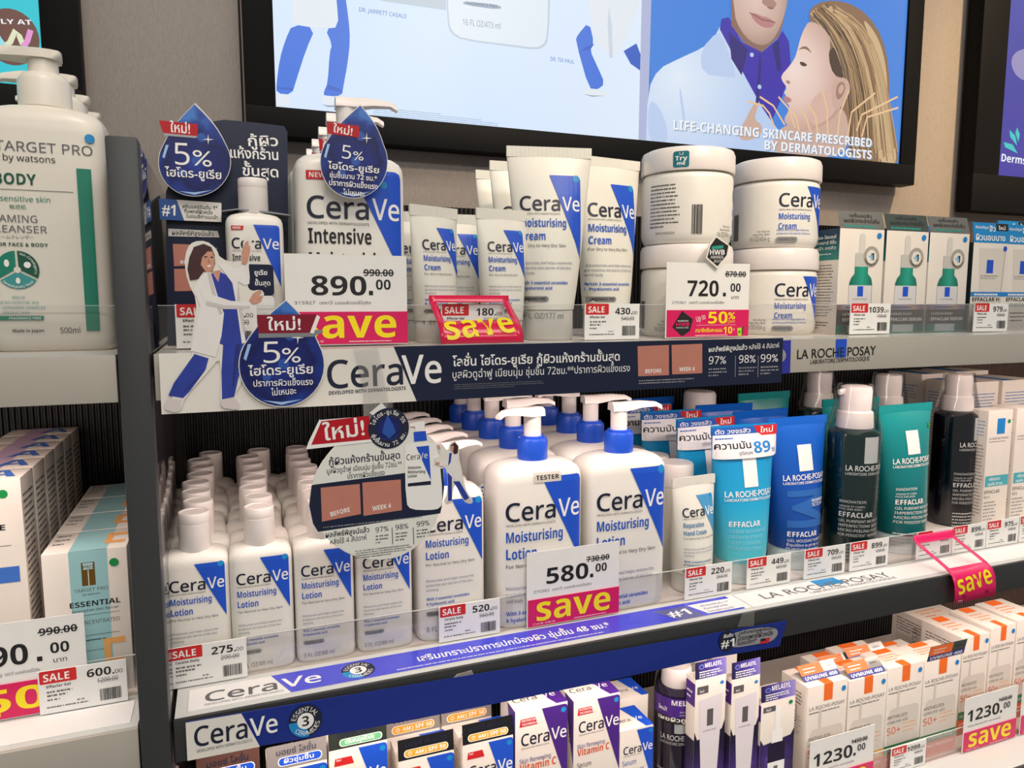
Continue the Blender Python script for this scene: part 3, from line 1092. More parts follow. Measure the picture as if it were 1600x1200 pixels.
def save_card(x, z, price, dec, old, label, kind='save', w=0.0955, h=0.0712, small='315927'):
    t = thing('promotion_card', label, 'price card', (x, TY - 0.0022, z + 0.001), 0, 'large white and pink promotion price cards')
    zz = 0.0265
    obj('price_card', boxes('price_card', [(0, w, 0.0006, 0.0012, 0, h)], PAPER), t)
    o = obj('promotion_strip', boxes('promotion_strip', [(0.0012, w, -0.0002, 0.0005, 0.001, zz)], PINK), t)
    p = Print()
    x1 = w * .70
    wide = kind == 'hwb' or kind == 'l'
    p.text(price, (w * .62 if wide else w * .655), h * .555, h * .21, INK, 0.022, al='r', w=w * (.125 if wide else .15) * len(price))
    p.rect(w * .675, h * .555, w * .71, h * .605, INK)
    p.text(dec, w * .735 + (w * .03 if wide else 0), h * .62, h * .11, INK, 0.012, w=w * .125)
    p.text(old, w * .95 if wide else w * .885, h * .82 if wide else h * .77, h * .075, INK, 0.012, al='r', w=w * .25)
    p.rect(w * (.69 if wide else .63), h * (.849 if wide else .80), w * (.955 if wide else .89), h * (.861 if wide else .812), INK)
    if wide:
        p.text('บาท', w * .78, h * .52, h * .05, INK, 0.0, w=w * .09)
    p.text(small + '  เซราวี มอยส์เจอร์ไรซิง', w * .07, h * .455, h * .034, GREY, 0.0, w=w * .62)
    obj('card_print', p.mesh('card_print', off=-0.0005), t)
    p = Print()
    if kind == 'save':
        p.text('save', w * .10, 0.0058, 0.0228, YEL, 0.02, w=w * .80)
        p.text('27 ก.พ. 68 - 26 มี.ค. 68', w * .06, 0.0026, 0.0016, WINK, 0.01)
        p.greek(w * .5, 0.0026, w * .42, 1, .002, WINK, h=0.0006)
    elif kind == 'hwb':
        p.poly([(0.0175, 0.0258), (0.030, 0.0178), (0.027, 0.0065), (0.0180, 0.0015), (0.0070, 0.0105)], INK)
        p.text('watsons', 0.0128, 0.0155, 0.0018, WINK, 0.0, w=0.012)
        p.text('HWB', 0.0112, 0.0112, 0.0036, PINK, 0.02, w=0.0148)
        p.text('AWARDS 2025', 0.0112, 0.0092, 0.0012, WINK, 0.0, w=0.014)
        p.text('Up to', 0.0345, 0.0150, 0.0052, WINK, 0.0, rot=0.3, w=0.0105)
        p.text('50', 0.0475, 0.0135, 0.0112, YEL, 0.03, w=0.0225)
        p.text('%', 0.0705, 0.0175, 0.0068, YEL, 0.015, w=0.0085)
        p.text('OFF', 0.0705, 0.0135, 0.0028, YEL, 0.01, w=0.0085)
        p.rect(0.034, 0.0118, 0.080, 0.0120, WINK)
        p.text('สมาชิกรับคะแนน', 0.033, 0.0053, 0.0036, YEL, 0.02, w=0.031)
        p.text('10', 0.0655, 0.0035, 0.0066, YEL, 0.03, w=0.0105)
        p.text('x', 0.0772, 0.0065, 0.0026, WINK, 0.0)
        p.greek(0.033, 0.0018, 0.045, 1, .002, WINK, h=0.0006)
        lime = mat('lime_print', (176, 214, 40), 0.5)
        p.poly([(0.0875, 0.0100), (0.0905, 0.0105), (0.0895, 0.0030), (0.0868, 0.0028)], mat('brown_print', (96, 72, 52), 0.5))
        p.poly([(0.0818, 0.0085), (0.0870, 0.0092), (0.0872, 0.0012), (0.0828, 0.0010)], lime)
        p.oval(0.0847, 0.0048, 0.0014, 0.0014, mat('green_print', (60, 130, 40), 0.5))
    else:
        p.text('50%', w * .30, 0.006, 0.017, YEL, 0.04, w=w * .70)
        p.rect(w * .3, 0.003, w * .42, 0.006, YEL)
    obj('strip_print', p.mesh('strip_print', off=0.0001), o, (0, -0.0002, 0))
    return t


save_card(0.0455, ZT, '890', '00', '990.00', 'promotion card reading 890 with yellow save lettering on the top shelf')
save_card(0.2475, ZM, '580', '00', '730.00', 'promotion card reading 580 with yellow save lettering on the middle shelf', small='275382')
save_card(0.3885, ZT, '720', '00', '870.00', 'promotion card reading 720 with 50 percent strip below the jars', 'hwb', small='275361')
lcard = save_card(-0.199, ZM, '490', '00', '990.00', 'promotion card with struck-out 990 price left of the post', 'l', small='Age Defense Night Cream 50g')

# dark award badge on top of the 720 card
t = thing('award_badge', 'small black award badge with white edge above the 720 card', 'badge', (0.45, TY - 0.005, CZ + 0.032))
hexo = [(1119, 368), (1140, 383), (1137, 400), (1121, 420), (1103, 403), (1108, 382)]
BY = TY - 0.005
at_world('badge_card', prism('badge_card', [XZ(u, w, BY) for u, w in hexo], 0, 0.0008, CARDW), t, BY)
T = Trace(BY)
T.shape([(1119, 371), (1138, 384), (1135, 399), (1121, 416), (1105, 402), (1110, 384)], INK)
T.shape([(1112, 385), (1130, 383), (1130, 388), (1112, 390)], mat('teal_ink', (30, 150, 130), 0.5))
T.words('HWB', (1109, 398), (1132, 398), 8, WINK, 0.02)
T.words('AWARDS', (1110, 404), (1130, 404), 4.5, WINK)
T.words('2025', (1115, 410), (1127, 410), 4, WINK)
at_world('badge_print', T.mesh('badge_print', off=0.0001), t, BY)


# curved save flaps with a window
def save_flap(x, z, w, prof, win, label, red, txt):
    """card bent along prof [(y, z)...] with a window between profile indices win"""
    t = thing('save_flap', label, 'sign', (x, TY - 0.003, z))
    v, f = [], []
    e = w * .085
    for y, zz in prof:
        v += [(0, y, zz), (e, y, zz), (w - e, y, zz), (w, y, zz)]
    for i in range(len(prof) - 1):
        for c in range(3):
            if c == 1 and win[0] <= i < win[1]:
                continue
            a = 4 * i + c
            f.append((a, a + 4, a + 5, a + 1))
    me = mesh('flap_card', v, f, red, smooth=60)
    o = obj('flap_card', me, t)
    md = o.modifiers.new('thickness', 'SOLIDIFY')
    md.thickness = 0.0005
    lens = [0]
    for a, b in zip(prof, prof[1:]):
        lens.append(lens[-1] + math.hypot(a[0] - b[0], a[1] - b[1]))

    p = Print()
    txt(p, w, lens)
    me = p.mesh('flap_print', off=0.0006, eps=0.00003)
    for vv in me.vertices:
        L = -vv.co.z
        for i in range(len(prof) - 1):
            if L <= lens[i + 1] or i == len(prof) - 2:
                q = (L - lens[i]) / (lens[i + 1] - lens[i])
                a, b = prof[i], prof[i + 1]
                ty, tz = b[0] - a[0], b[1] - a[1]
                n = math.hypot(ty, tz)
                k = -vv.co.y
                vv.co.y = a[0] + ty * q + tz / n * k
                vv.co.z = a[1] + tz * q - ty / n * k
                break
    obj('flap_print', me, t)
    return t


def txt1(p, w, L):
    p.text('save', w * .08, -L[-1] + 0.003, 0.0215, YEL, 0.02, w=w * .84, rot=0.1)


REDP = mat('flap_red_pink', (222, 16, 74), 0.22, coat=0.4)
save_flap(0.159, CZ + 0.0052, 0.0705, [(0, 0), (0, -0.004), (-0.002, -0.0055), (-0.009, -0.011), (-0.017, -0.0165), (-0.024, -0.0205), (-0.030, -0.026), (-0.033, -0.032), (-0.0345, -0.0385)], (2, 5), 'glossy red save flap bent forward over the 180 tag', REDP, txt1)


def txt2(p, w, L):
    p.text('save', w * .08, -L[-1] + 0.0090, 0.0200, YEL, 0.02, w=w * .84, rot=0.12)
    p.text('27 ก.พ.', w * .06, -L[-1] + 0.0015, 0.0016, WINK, 0.01)
    p.oval(w * .22, -L[-1] + 0.006, 0.0025, 0.002, MAROON)
    p.oval(w * .78, -L[-1] + 0.006, 0.0025, 0.002, MAROON)


save_flap(0.7265, CZ - 0.2665, 0.064, [(0, 0), (0, -0.005), (-0.004, -0.008), (-0.018, -0.0145), (-0.032, -0.0200), (-0.042, -0.0245), (-0.050, -0.0300), (-0.0535, -0.0380), (-0.0548, -0.0470), (-0.0553, -0.0590)], (2, 5), 'pink save flap curling forward over the 709 tag at right', mat('flap_magenta', (226, 16, 100), 0.35), txt2)

# round hanging sign under the header card
RY = 0.532
t = thing('hanging_sign', 'round before-and-after sign hanging in front of the small lotion bottles', 'sign', (0.10, RY, CZ - 0.19))
cpts = [(482, 786), (487, 755), (499, 727), (520, 700), (540, 682), (575, 668), (600, 664), (640, 668), (660, 674), (681, 690), (692, 720), (694, 760), (690, 790), (676, 828), (650, 856), (620, 872), (585, 876), (548, 868), (515, 847), (493, 820)]
at_world('round_card', prism('round_card', [XZ(u, w, RY) for u, w in smooth_pts(cpts, 1)], 0, 0.0008, CARDW), t, RY)
pale = mat('pale_green_card', (232, 233, 226), 0.45)
T = Trace(RY)
T.shape(smooth_pts([(u + (585 - u) * .008, w + (770 - w) * .008) for u, w in cpts], 1), pale)
T.shape([(487, 758), (492, 757), (640, 738), (692, 732), (694, 762), (690, 792), (688, 802), (497, 831), (489, 818), (483, 790)], navy_card)
for a, b, c, d, s in (((501, 762), (562, 756), (564, 803), (503, 815), 'BEFORE'), ((566, 754), (626, 749), (628, 797), (568, 806), 'WEEK 4')):
    T.shape([a, b, c, d], SKINB)
    T.words(s, (a[0] + 16, d[1] - 8), (b[0] - 15, c[1] - 4), 7, WINK, 0.02)
T.words('กู้ผิวแห้งกร้านขั้นสุด', (514, 727), (625, 716), 11, NAVY, 0.025)
T.words('บูสผิวดูฉ่ำฟู เนียนนุ่ม ชุ่มชื้น 72ชม.**', (511, 740), (628, 728), 8, NAVY, 0.005)
T.words('ปราการผิวแข็งแรง', (543, 748), (601, 742), 8, NAVY, 0.005)
T.words('ผลลัพธ์พิสูจน์แล้ว', (509, 840), (577, 831), 8, NAVY, 0.025)
T.words('หลังใช้ 4 สัปดาห์', (516, 851), (573, 843), 8, NAVY, 0.005)
T.small((505, 825), (680, 806), 1, 4, LGREY, 7)
for u, w, s in ((587, 832, '97%'), (618, 828, '98%'), (651, 823, '99%')):
    T.words(s, (u, w), (u + 20, w - 3), 8, NAVY, 0.005)
    T.small((u, w + 7), (u + 20, w + 6), 3, 5, GREY, u)
for u in (612, 645):
    T.shape([(u, 824), (u + 1, 824), (u + 2, 850), (u + 1, 850)], NAVY)
T.small((555, 862), (648, 850), 4, 3.6, GREY, 9)
# bottle picture
T.shape(smooth_pts([(636, 692), (676, 690), (685, 700), (692, 780), (688, 794), (672, 797), (642, 796), (634, 786), (632, 700)], 1), WINK)
T.shape([(646, 675), (665, 673), (667, 688), (647, 690)], BLUE)
T.shape([(640, 662), (661, 657), (664, 660), (662, 673), (650, 674), (648, 666), (640, 666)], WINK)
T.shape([(650, 698), (670, 696), (673, 750)], BLUE)
T.words('Cera', (635, 719), (656, 717), 9, NAVY, 0.0)
T.words('Ve', (655, 717), (668, 715), 9, WINK, 0.0)
for i, s in enumerate(('Intensive', 'Moisturising', 'Lotion')):
    T.words(s, (637, 733 + i * 6.6), (637 + (20, 27, 14)[i], 732 + i * 6.6), 4.6, INK, 0.015)
T.shape([(637, 755), (673, 751), (673, 757), (637, 760)], NAVY)
# round droplet seal and ribbon
T.shape([(577, 645), (596, 629), (610, 645), (600, 660)], pale)
T.shape([(499, 655), (500, 656), (576, 650), (582, 690), (478, 702), (482, 690)], WINK)
T.shape([(502, 658), (576, 649), (582, 686), (486, 695)], RIBB)
T.words('ใหม่!', (506, 688), (570, 679), 24, WINK, 0.04)
C = XZ(607, 669, RY)
T.oval(C[0], C[1], 0.0152, 0.0152, NAVY, 40)
T.oval(C[0], C[1], 0.0092, 0.0092, drop_mat(C[0], C[1], 0.0125, 'droplet_seal'), 32)
T.shape([(605, 648), (614, 664), (618, 675), (608, 685), (597, 676), (600, 662)], DROPB)
T.arc_text('ไฮโดร-ยูเรีย 5%', C[0], C[1], 0.0108, 0.0030, WINK, 92, 150, 0.01)
T.arc_text('ชุ่มชื้นนาน 72 ชม.', C[0], C[1], 0.0136, 0.0030, WINK, 272, 150, 0.01, inner=True)
at_world('sign_print', T.mesh('sign_print', off=0.0001), t, RY)
wo2 = [(693, 785), (700, 770), (699, 735), (690, 727), (680, 722), (678, 715), (690, 712), (684, 702), (682, 694), (690, 692), (700, 706), (703, 692), (712, 689), (718, 700), (717, 715), (722, 735), (724, 750), (730, 770), (740, 782), (736, 788), (724, 784), (712, 755), (708, 765), (706, 782), (700, 790)]
w2 = at_world('woman_cutout', prism('woman_cutout', smooth_pts([XZ(u, w, RY - .001) for u, w in wo2], 1), 0, 0.0008, CARDW), t, RY - .001)
T = Trace(RY - .001)
S2 = lambda pts, m: T.shape(pts, m)
S2([(702, 706), (712, 705), (720, 738), (719, 752), (700, 745), (698, 728), (684, 728), (684, 721), (698, 720)], COATM)
S2([(699, 738), (706, 745), (706, 782), (700, 783), (700, 760)], SCRUB)
S2([(708, 752), (718, 752), (733, 778), (726, 782)], SCRUB)
S2([(702, 708), (706, 707), (704, 722), (700, 728)], SCRUB)
S2([(704, 696), (710, 691), (716, 697), (715, 708), (710, 710), (704, 702)], HAIRM)
S2([(704, 697), (709, 696), (708, 706), (704, 704)], SKIN)
S2([(681, 722), (687, 722), (686, 727), (679, 725)], SKIN)
S2([(683, 694), (687, 697), (688, 703), (684, 700)], SKIN)
S2([(698, 783), (707, 782), (706, 786), (699, 787)], SHOE)
S2([(726, 782), (735, 778), (738, 783), (730, 785)], SHOE)
obj('woman_print', T.mesh('woman_print', off=0.0001), w2)
tp = thing('tape_strip', 'clear tape hanger between the header card and the round sign', 'tape', (0.1, RY + .001, CZ - 0.08))
at_world('tape', prism('tape', [XZ(u, w, RY + .0015) for u, w in ((567, 628), (614, 626), (613, 668), (568, 670))], 0, 0.0002, TAPE), tp, RY + .0015)
# ------------------------------------------------------------------ white lotion bottles, tubes and jars
PUMPB = mat('blue_pump_plastic', (30, 84, 208), 0.32, var=0.03, vscale=80)
SEAM = mat('jar_seam', (150, 138, 108), 0.5)
CAPW = mat('white_cap_plastic', (240, 232, 228), 0.3, var=0.02, vscale=80)
PILL = mat('grey_pill', (138, 138, 138), 0.4)
BODYT = mat('body_text_grey', (120, 126, 150), 0.5)


def cv_label(p, x0, zt, W, title, size='', tri=BLUE, ink=TBLUE, tx=0.47, th=1.08, dot=True, skin='For Normal to Very Dry Skin', new=False, pill=True, tl=0.125, body=True, logo=-0.50, dx=0.0, toff=0.255):
    """front label art: logo with a tapering coloured wedge, title, copy, grey pill, contents line"""
    X = lambda f: x0 + f * W
    Z = lambda f: zt + f * W
    p.poly([(X(tx), Z(0)), (X(0.94), Z(0)), (X(0.985), Z(-0.02)), (X(1), Z(-0.07)), (X(1), Z(-th))], tri)
    if dot:
        p.oval(X(0.93), Z(-0.045), W * .055, W * .055, SKY, 20)
    hyp = tx + (1 - tx) * (-logo - 0.08) / th
    p.text('Cera', X(0.03 + dx), Z(logo), W * .215, NAVY, 0.012, w=W * (hyp - 0.055 - dx), ft='m')
    p.text('Ve', X(hyp + 0.01), Z(logo), W * .215, WINK, 0.010, w=W * min(0.36, 0.97 - hyp), ft='m')
    p.text('DEVELOPED WITH DERMATOLOGISTS', X(0.035 + dx), Z(logo - 0.065), W * .026, INK, 0.0, w=W * (hyp - .06 - dx))
    if new:
        p.poly([(X(.03), Z(-.03)), (X(.28), Z(-.03)), (X(.26), Z(-.12)), (X(.03), Z(-.12))], RED)
        p.text('NEW', X(.06), Z(-.1), W * .05, WINK, 0.015)
    z = logo - toff
    for i, s in enumerate(title):
        p.text(s, X(0.035 + dx), Z(z), W * tl, ink, 0.02, w=W * tl * {'Moisturising': 5.7, 'Lotion': 3.0, 'Cream': 3.0, 'Intensive': 4.25, 'Reparative': 4.9, 'Hand Cream': 5.4}[s])
        z -= tl * 1.62
    if skin:
        p.text(skin, X(0.035 + dx), Z(z + tl * .75), W * .045, INK, 0.0)
    if body:
        z -= 0.17
        for i, s in enumerate(('Moisturises and helps restore the', 'protective skin barrier of the face', 'and body')):
            p.text(s, X(0.035 + dx), Z(z - i * .078), W * .042, BODYT, 0.0, w=W * (.8, .78, .2)[i])
        z -= 0.31
        for i, s in enumerate(('With 3 essential ceramides', '& hyaluronic acid')):
            p.text(s, X(0.035 + dx), Z(z - i * .082), W * .048, ink, 0.018, w=W * (.72, .46)[i])
    if pill:
        z -= 0.27
        p.rrect(X(.03 + dx), Z(z), X(.44), Z(z + .085), W * .042, PILL)
        p.text('FRAGRANCE FREE', X(.07 + dx), Z(z + .022), W * .042, INK, 0.012, w=W * .33)
    if size:
        p.text(size, X(0.03 + dx), Z(z - .26), W * .085, GREY, 0.0, sx=.8)


def bottle_secs(hw, hd, h, neck, n=5.0):
    return [(0, hw * .90, hd * .86, n), (h * .008, hw * .945, hd * .93, n), (h * .028, hw * .985, hd * .985, n), (h * .06, hw, hd, n), (h * .5, hw, hd, n), (h * .885, hw, hd, n),
            (h * .925, hw * .985, hd * .98, n), (h * .955, hw * .94, hd * .92, 4.2), (h * .978, hw * .84, hd * .80, 3.4), (h * .992, hw * .66, hd * .66, 2.8), (h, neck, neck, 2)]


def pump_parts(t, z, collar_r, collar_h, head_z, spout, rz, white_collar=False, sc=1.0):
    """screw collar, stem and a pump head with a drooping spout turned by rz"""
    cm = CAPW if white_collar else PUMPB
    obj('collar', loft('collar', [(z, collar_r * .98, collar_r * .98, 2), (z + collar_h * .08, collar_r, collar_r, 2), (z + collar_h * .80, collar_r, collar_r, 2), (z + collar_h * .9, collar_r * .93, collar_r * .93, 2), (z + collar_h * .9, collar_r * .80, collar_r * .80, 2), (z + collar_h, collar_r * .78, collar_r * .78, 2), (z + collar_h, collar_r * .5, collar_r * .5, 2)], cm, 36), t)
    s = collar_r * .57
    obj('stem', loft('stem', [(z + collar_h * .95, s, s, 2), (head_z - 0.006 * sc, s, s, 2)], CAPW, 28), t)
    # head: rounded block with spout
    r = s * 1.06
    v, f = [], []
    prof = [(-r, r, 0), (-r * .4, r * 1.02, 0), (r * .6, r * 1.0, 0), (r * 1.5, r * .82, .0005), (r * 2.6, r * .62, 0.0008), (spout * .86, r * .5, -0.0006), (spout, r * .45, -0.0032 * sc)]
    th = 0.0068 * sc
    for x, hw, dz in prof:
        k = th * (1 if x < r else max(.52, 1 - (x - r) / spout * .7))
        top = head_z + dz
        v += [(x, -hw, top - k), (x, hw, top - k), (x, hw * .9, top - k * .25), (x, hw * .55, top), (x, -hw * .55, top), (x, -hw * .9, top - k * .25)]
    m = 6
    for i in range(len(prof) - 1):
        for j in range(m):
            a, b = i * m + j, i * m + (j + 1) % m
            f.append((a, a + m, b + m, b))
    f.append(tuple(range(m)))
    f.append(tuple(reversed(range((len(prof) - 1) * m, len(prof) * m))))
    o = obj('pump_head', mesh('pump_head', v, f, CAPW, smooth=50), t)
    o.rotation_euler = (0, 0, rz)
    return o


def flip_cap(t, z, r, h):
    obj('cap', loft('cap', [(z, r * .97, r * .97, 2), (z + h * .03, r, r, 2), (z + h * .70, r, r, 2), (z + h * .705, r * .985, r * .985, 2), (z + h * .72, r, r, 2), (z + h * .95, r * .985, r * .985, 2), (z + h * .985, r * .93, r * .93, 2), (z + h * .985, r * .80, r * .80, 2), (z + h * .965, r * .76, r * .76, 2)], CAPW, 36), t)


def bottle(name, label, cat, loc, hw, hd, h, neck, lab, rz=0, group=None, zs=()):
    t = thing(name, label, cat, loc, rz, group)
    secs = bottle_secs(hw, hd, h, neck)
    obj('body', loft('body', secs, WHITE, 56), t)
    if lab:
        p = Print()
        lab(p)
        obj('front_label', p.mesh('front_label', surf=front_of(secs, 56), off=0.00025, cuts=[a for a, b in ring(hw, hd, 5.0, 56) if b < 0], zs=[q[0] for q in secs[3:-1]]), t)
    return t


# --- middle shelf: travel-size bottles in four columns
LOT = 'white lotion bottles with screw caps in four columns'


def lab88(p):
    cv_label(p, -0.0205, 0.0955, 0.0415, ('Moisturising', 'Lotion'), '3 FL OZ/88 ml', pill=True)


cols = [(-0.0275, 'column beside the post', 8), (0.0209, 'second column from the post', 8), (0.0705, 'third column from the post', 8), (0.1206, 'fourth column from the post', 7)]
proto = None
for ci, (cx, cname, n) in enumerate(cols):
    for r in range(n):
        x = cx + (0.002 * math.sin(r * 1.7 + ci) if r else 0) + (0.010 if (r == n - 1 and ci < 2) else 0)
        y = 0.6195 + r * 0.0345 + (0.0 if ci else 0.002)
        lb = f'small white lotion bottle, {ORD[r]} from the front in the {cname}' if r else f'small white lotion bottle at the front of the {cname}'
        if proto is None:
            proto = bottle('lotion_bottle', lb, 'bottle', (x, y, ZM), 0.0243, 0.0165, 0.104, 0.0105, lab88, group=LOT)
            flip_cap(proto, 0.1035, 0.0121, 0.0305)
            bare = None
        elif r < 2:
            dup(proto, (x, y, ZM), lb)
        else:
            if bare is None:
                bare = bottle('lotion_bottle', lb, 'bottle', (x, y, ZM), 0.0243, 0.0165, 0.104, 0.0105, None, group=LOT)
                flip_cap(bare, 0.1035, 0.0121, 0.0305)
            else:
                dup(bare, (x, y, ZM), lb)

# --- medium pump bottles behind the round sign
MG = 'medium white pump bottles'


def lab236(p):
    cv_label(p, -0.0265, 0.127, 0.054, ('Moisturising', 'Lotion'), '8 FL OZ/236 ml')


m0 = bottle('lotion_bottle', 'medium white pump lotion bottle at the front beside the 520 tag', 'bottle', (0.1805, 0.6225, ZM), 0.0312, 0.0205, 0.1375, 0.012, lab236, group=MG)
pump_parts(m0, 0.137, 0.0125, 0.016, 0.1735, 0.036, math.radians(12))
for r in range(1, 5):
    dup(m0, (0.1805 + 0.001 * (r % 2), 0.6225 + r * 0.046, ZM), f'medium white pump lotion bottle, {ORD[r]} from the front beside the 520 tag')

# --- large pump bottles
BG = 'large white pump bottles with blue collars'


def lab473(p):
    cv_label(p, -0.0385, 0.1405, 0.0775, ('Moisturising', 'Lotion'), '16 FL OZ/473 ml')


def lab473t(p):
    cv_label(p, -0.0385, 0.1405, 0.0775, ('Moisturising', 'Lotion'), '16 FL OZ/473 ml', dot=False)
    p.rect(-0.0095, 0.1355, 0.0175, 0.1445, mat('tester_sticker', (206, 200, 190), 0.5))
    p.text('TESTER', 0.004, 0.1378, 0.0042, INK, 0.012, al='c', w=0.023)


b0 = bottle('lotion_bottle', 'large white pump lotion bottle next to the hand cream tube, front one', 'bottle', (0.3575, 0.6255, ZM), 0.0432, 0.0265, 0.1525, 0.0145, lab473, group=BG)
pump_parts(b0, 0.152, 0.0143, 0.0225, 0.2010, 0.044, math.radians(-8), sc=1.2)
bt = bottle('lotion_bottle', 'large white pump lotion bottle with tester sticker behind the 580 card', 'bottle', (0.2655, 0.6255, ZM), 0.0432, 0.0265, 0.1525, 0.0145, lab473t, group=BG)
pump_parts(bt, 0.152, 0.0143, 0.0225, 0.2010, 0.040, math.radians(196), sc=1.2)
for r in range(1, 4):
    o = dup(b0, (0.3575 + (-0.001, .002, 0)[r - 1], 0.6255 + r * 0.058, ZM), f'large white pump lotion bottle, {ORD[r]} in the row behind the one by the hand cream')
    for ch in bpy.data.objects:
        if ch.parent == o and ch.name.startswith('pump_head'):
            ch.rotation_euler = (0, 0, math.radians((-10, 190, -5)[r - 1]))
for r in range(1, 5):
    o = dup(b0, (0.2655 + (.003, .001, 0, .002)[r - 1], 0.6255 + r * 0.0575, ZM), f'large white pump lotion bottle, {ORD[r]} in the row behind the tester')
    for ch in bpy.data.objects:
        if ch.parent == o and ch.name.startswith('pump_head'):
            ch.rotation_euler = (0, 0, math.radians((-4, -12, 8, 185)[r - 1]))
t = thing('info_sticker', 'small white sticker hanging behind the paper woman of the round sign', 'sticker', (0.226, 0.645, ZM + 0.118))
obj('sticker_card', prism('sticker_card', smooth_pts([(-0.008, -0.008), (0.012, -0.008), (0.012, 0.010), (-0.008, 0.010)], 2), 0, 0.0006, PAPER), t)
p = Print()
p.greek(-0.005, 0.005, 0.014, 4, 0.0036, BLUE, h=0.0016)
obj('sticker_print', p.mesh('sticker_print', off=0.0001), t)


# --- squeeze tubes standing on their caps
def tube_secs(w_top, r0, h, zc, d_top=0.0012):
    s = []
    for i in range(9):
        q = i / 8
        w = r0 + (w_top - r0) * q ** 0.9
        d = r0 * (1 - q) ** 0.72 + d_top
        s.append((zc + (h - zc) * q, w, min(d, r0), 2.0 + 0.8 * q * (1 - q)))
    return s


def tube(name, label, cat, loc, w_top, r0, h, zc, m, capm, lab, rz=0.0, group=None, crimp=0.009, crimp_m=None, rx=0.0, capr=None):
    t = thing(name, label, cat, loc, rz, group, rx)
    secs = tube_secs(w_top, r0, h - crimp, zc)
    obj('body', loft('body', secs, m, 48, smooth=60), t)
    c = capr or r0 * .97
    obj('cap', loft('cap', [(0, c * .95, c * .95, 2), (0.0012, c, c, 2), (zc - 0.001, c, c, 2), (zc - 0.0003, c * .97, c * .97, 2)], capm, 40), t)
    # crimped seam with fine ribs
    n = 40
    v, f = [], []
    for i in range(n + 1):
        x = -w_top + 2 * w_top * i / n
        y = 0.0011 + (0.00022 if i % 2 else 0)
        v += [(x, -y, h - crimp - 0.0004), (x, -y, h), (x, y, h - crimp - 0.0004), (x, y, h)]
    for i in range(n):
        a, b = 4 * i, 4 * i + 4
        f += [(a, b, b + 1, a + 1), (a + 2, a + 3, b + 3, b + 2), (a + 1, b + 1, b + 3, a + 3), (a, a + 2, b + 2, b)]
    f += [(0, 1, 3, 2), (4 * n, 4 * n + 2, 4 * n + 3, 4 * n + 1)]
    obj('crimp', mesh('crimp', v, f, crimp_m or m), t)
    if lab:
        p = Print()
        lab(p)
        obj('front_print', p.mesh('front_print', surf=front_of(secs), off=0.00045, step=0.004, zs=[s[0] for s in secs[1:-1]]), t)
    return t


TUBEW = mat('white_tube_plastic', (228, 226, 216), 0.36, var=0.02, vscale=60)
TCAP = mat('milky_cap', (220, 219, 212), 0.3)


def lab50(p):
    cv_label(p, -0.0195, 0.0985, 0.038, ('Moisturising', 'Cream'), '1.69 FL OZ/50 ml', skin='For Dry to Very Dry Skin', th=1.12)


TG = 'small white cream tubes on the top shelf'
a = tube('cream_tube', 'small white cream tube turned slightly, beside the 890 card', 'tube', (0.1735, 0.628, ZT), 0.0262, 0.0185, 0.117, 0.019, TUBEW, TCAP, lab50, math.radians(24), TG)
dup(a, (0.2355, 0.6255, ZT), 'small white cream tube in front of the tall cream tubes', math.radians(9))
dup(a, (0.2095, 0.676, ZT), 'small white cream tube half hidden between the two front small tubes', math.radians(-2))
dup(a, (0.1640, 0.672, ZT), 'small white cream tube behind the one beside the 890 card', math.radians(2))
dup(a, (0.1700, 0.715, ZT), 'small white cream tube third back beside the 890 card', math.radians(-3))


def lab177(p):
    cv_label(p, -0.0305, 0.1500, 0.0585, ('Moisturising', 'Cream'), '6 FL OZ/177 ml', skin='For Dry to Very Dry Skin', th=1.30, tx=0.50, logo=-0.55)


TG2 = 'tall white cream tubes on the top shelf'
a = tube('cream_tube', 'tall white cream tube behind the small tube, left of the front pair', 'tube', (0.2850, 0.634, ZT), 0.0398, 0.0235, 0.176, 0.028, TUBEW, TCAP, lab177, math.radians(-12), TG2)
dup(a, (0.3600, 0.660, ZT), 'tall white cream tube standing above the 430 tag', math.radians(8))
dup(a, (0.2950, 0.712, ZT), 'tall white cream tube with only its left edge showing, second in its row', math.radians(-2))
dup(a, (0.2985, 0.770, ZT), 'tall white cream tube furthest back with short logo showing', math.radians(3))


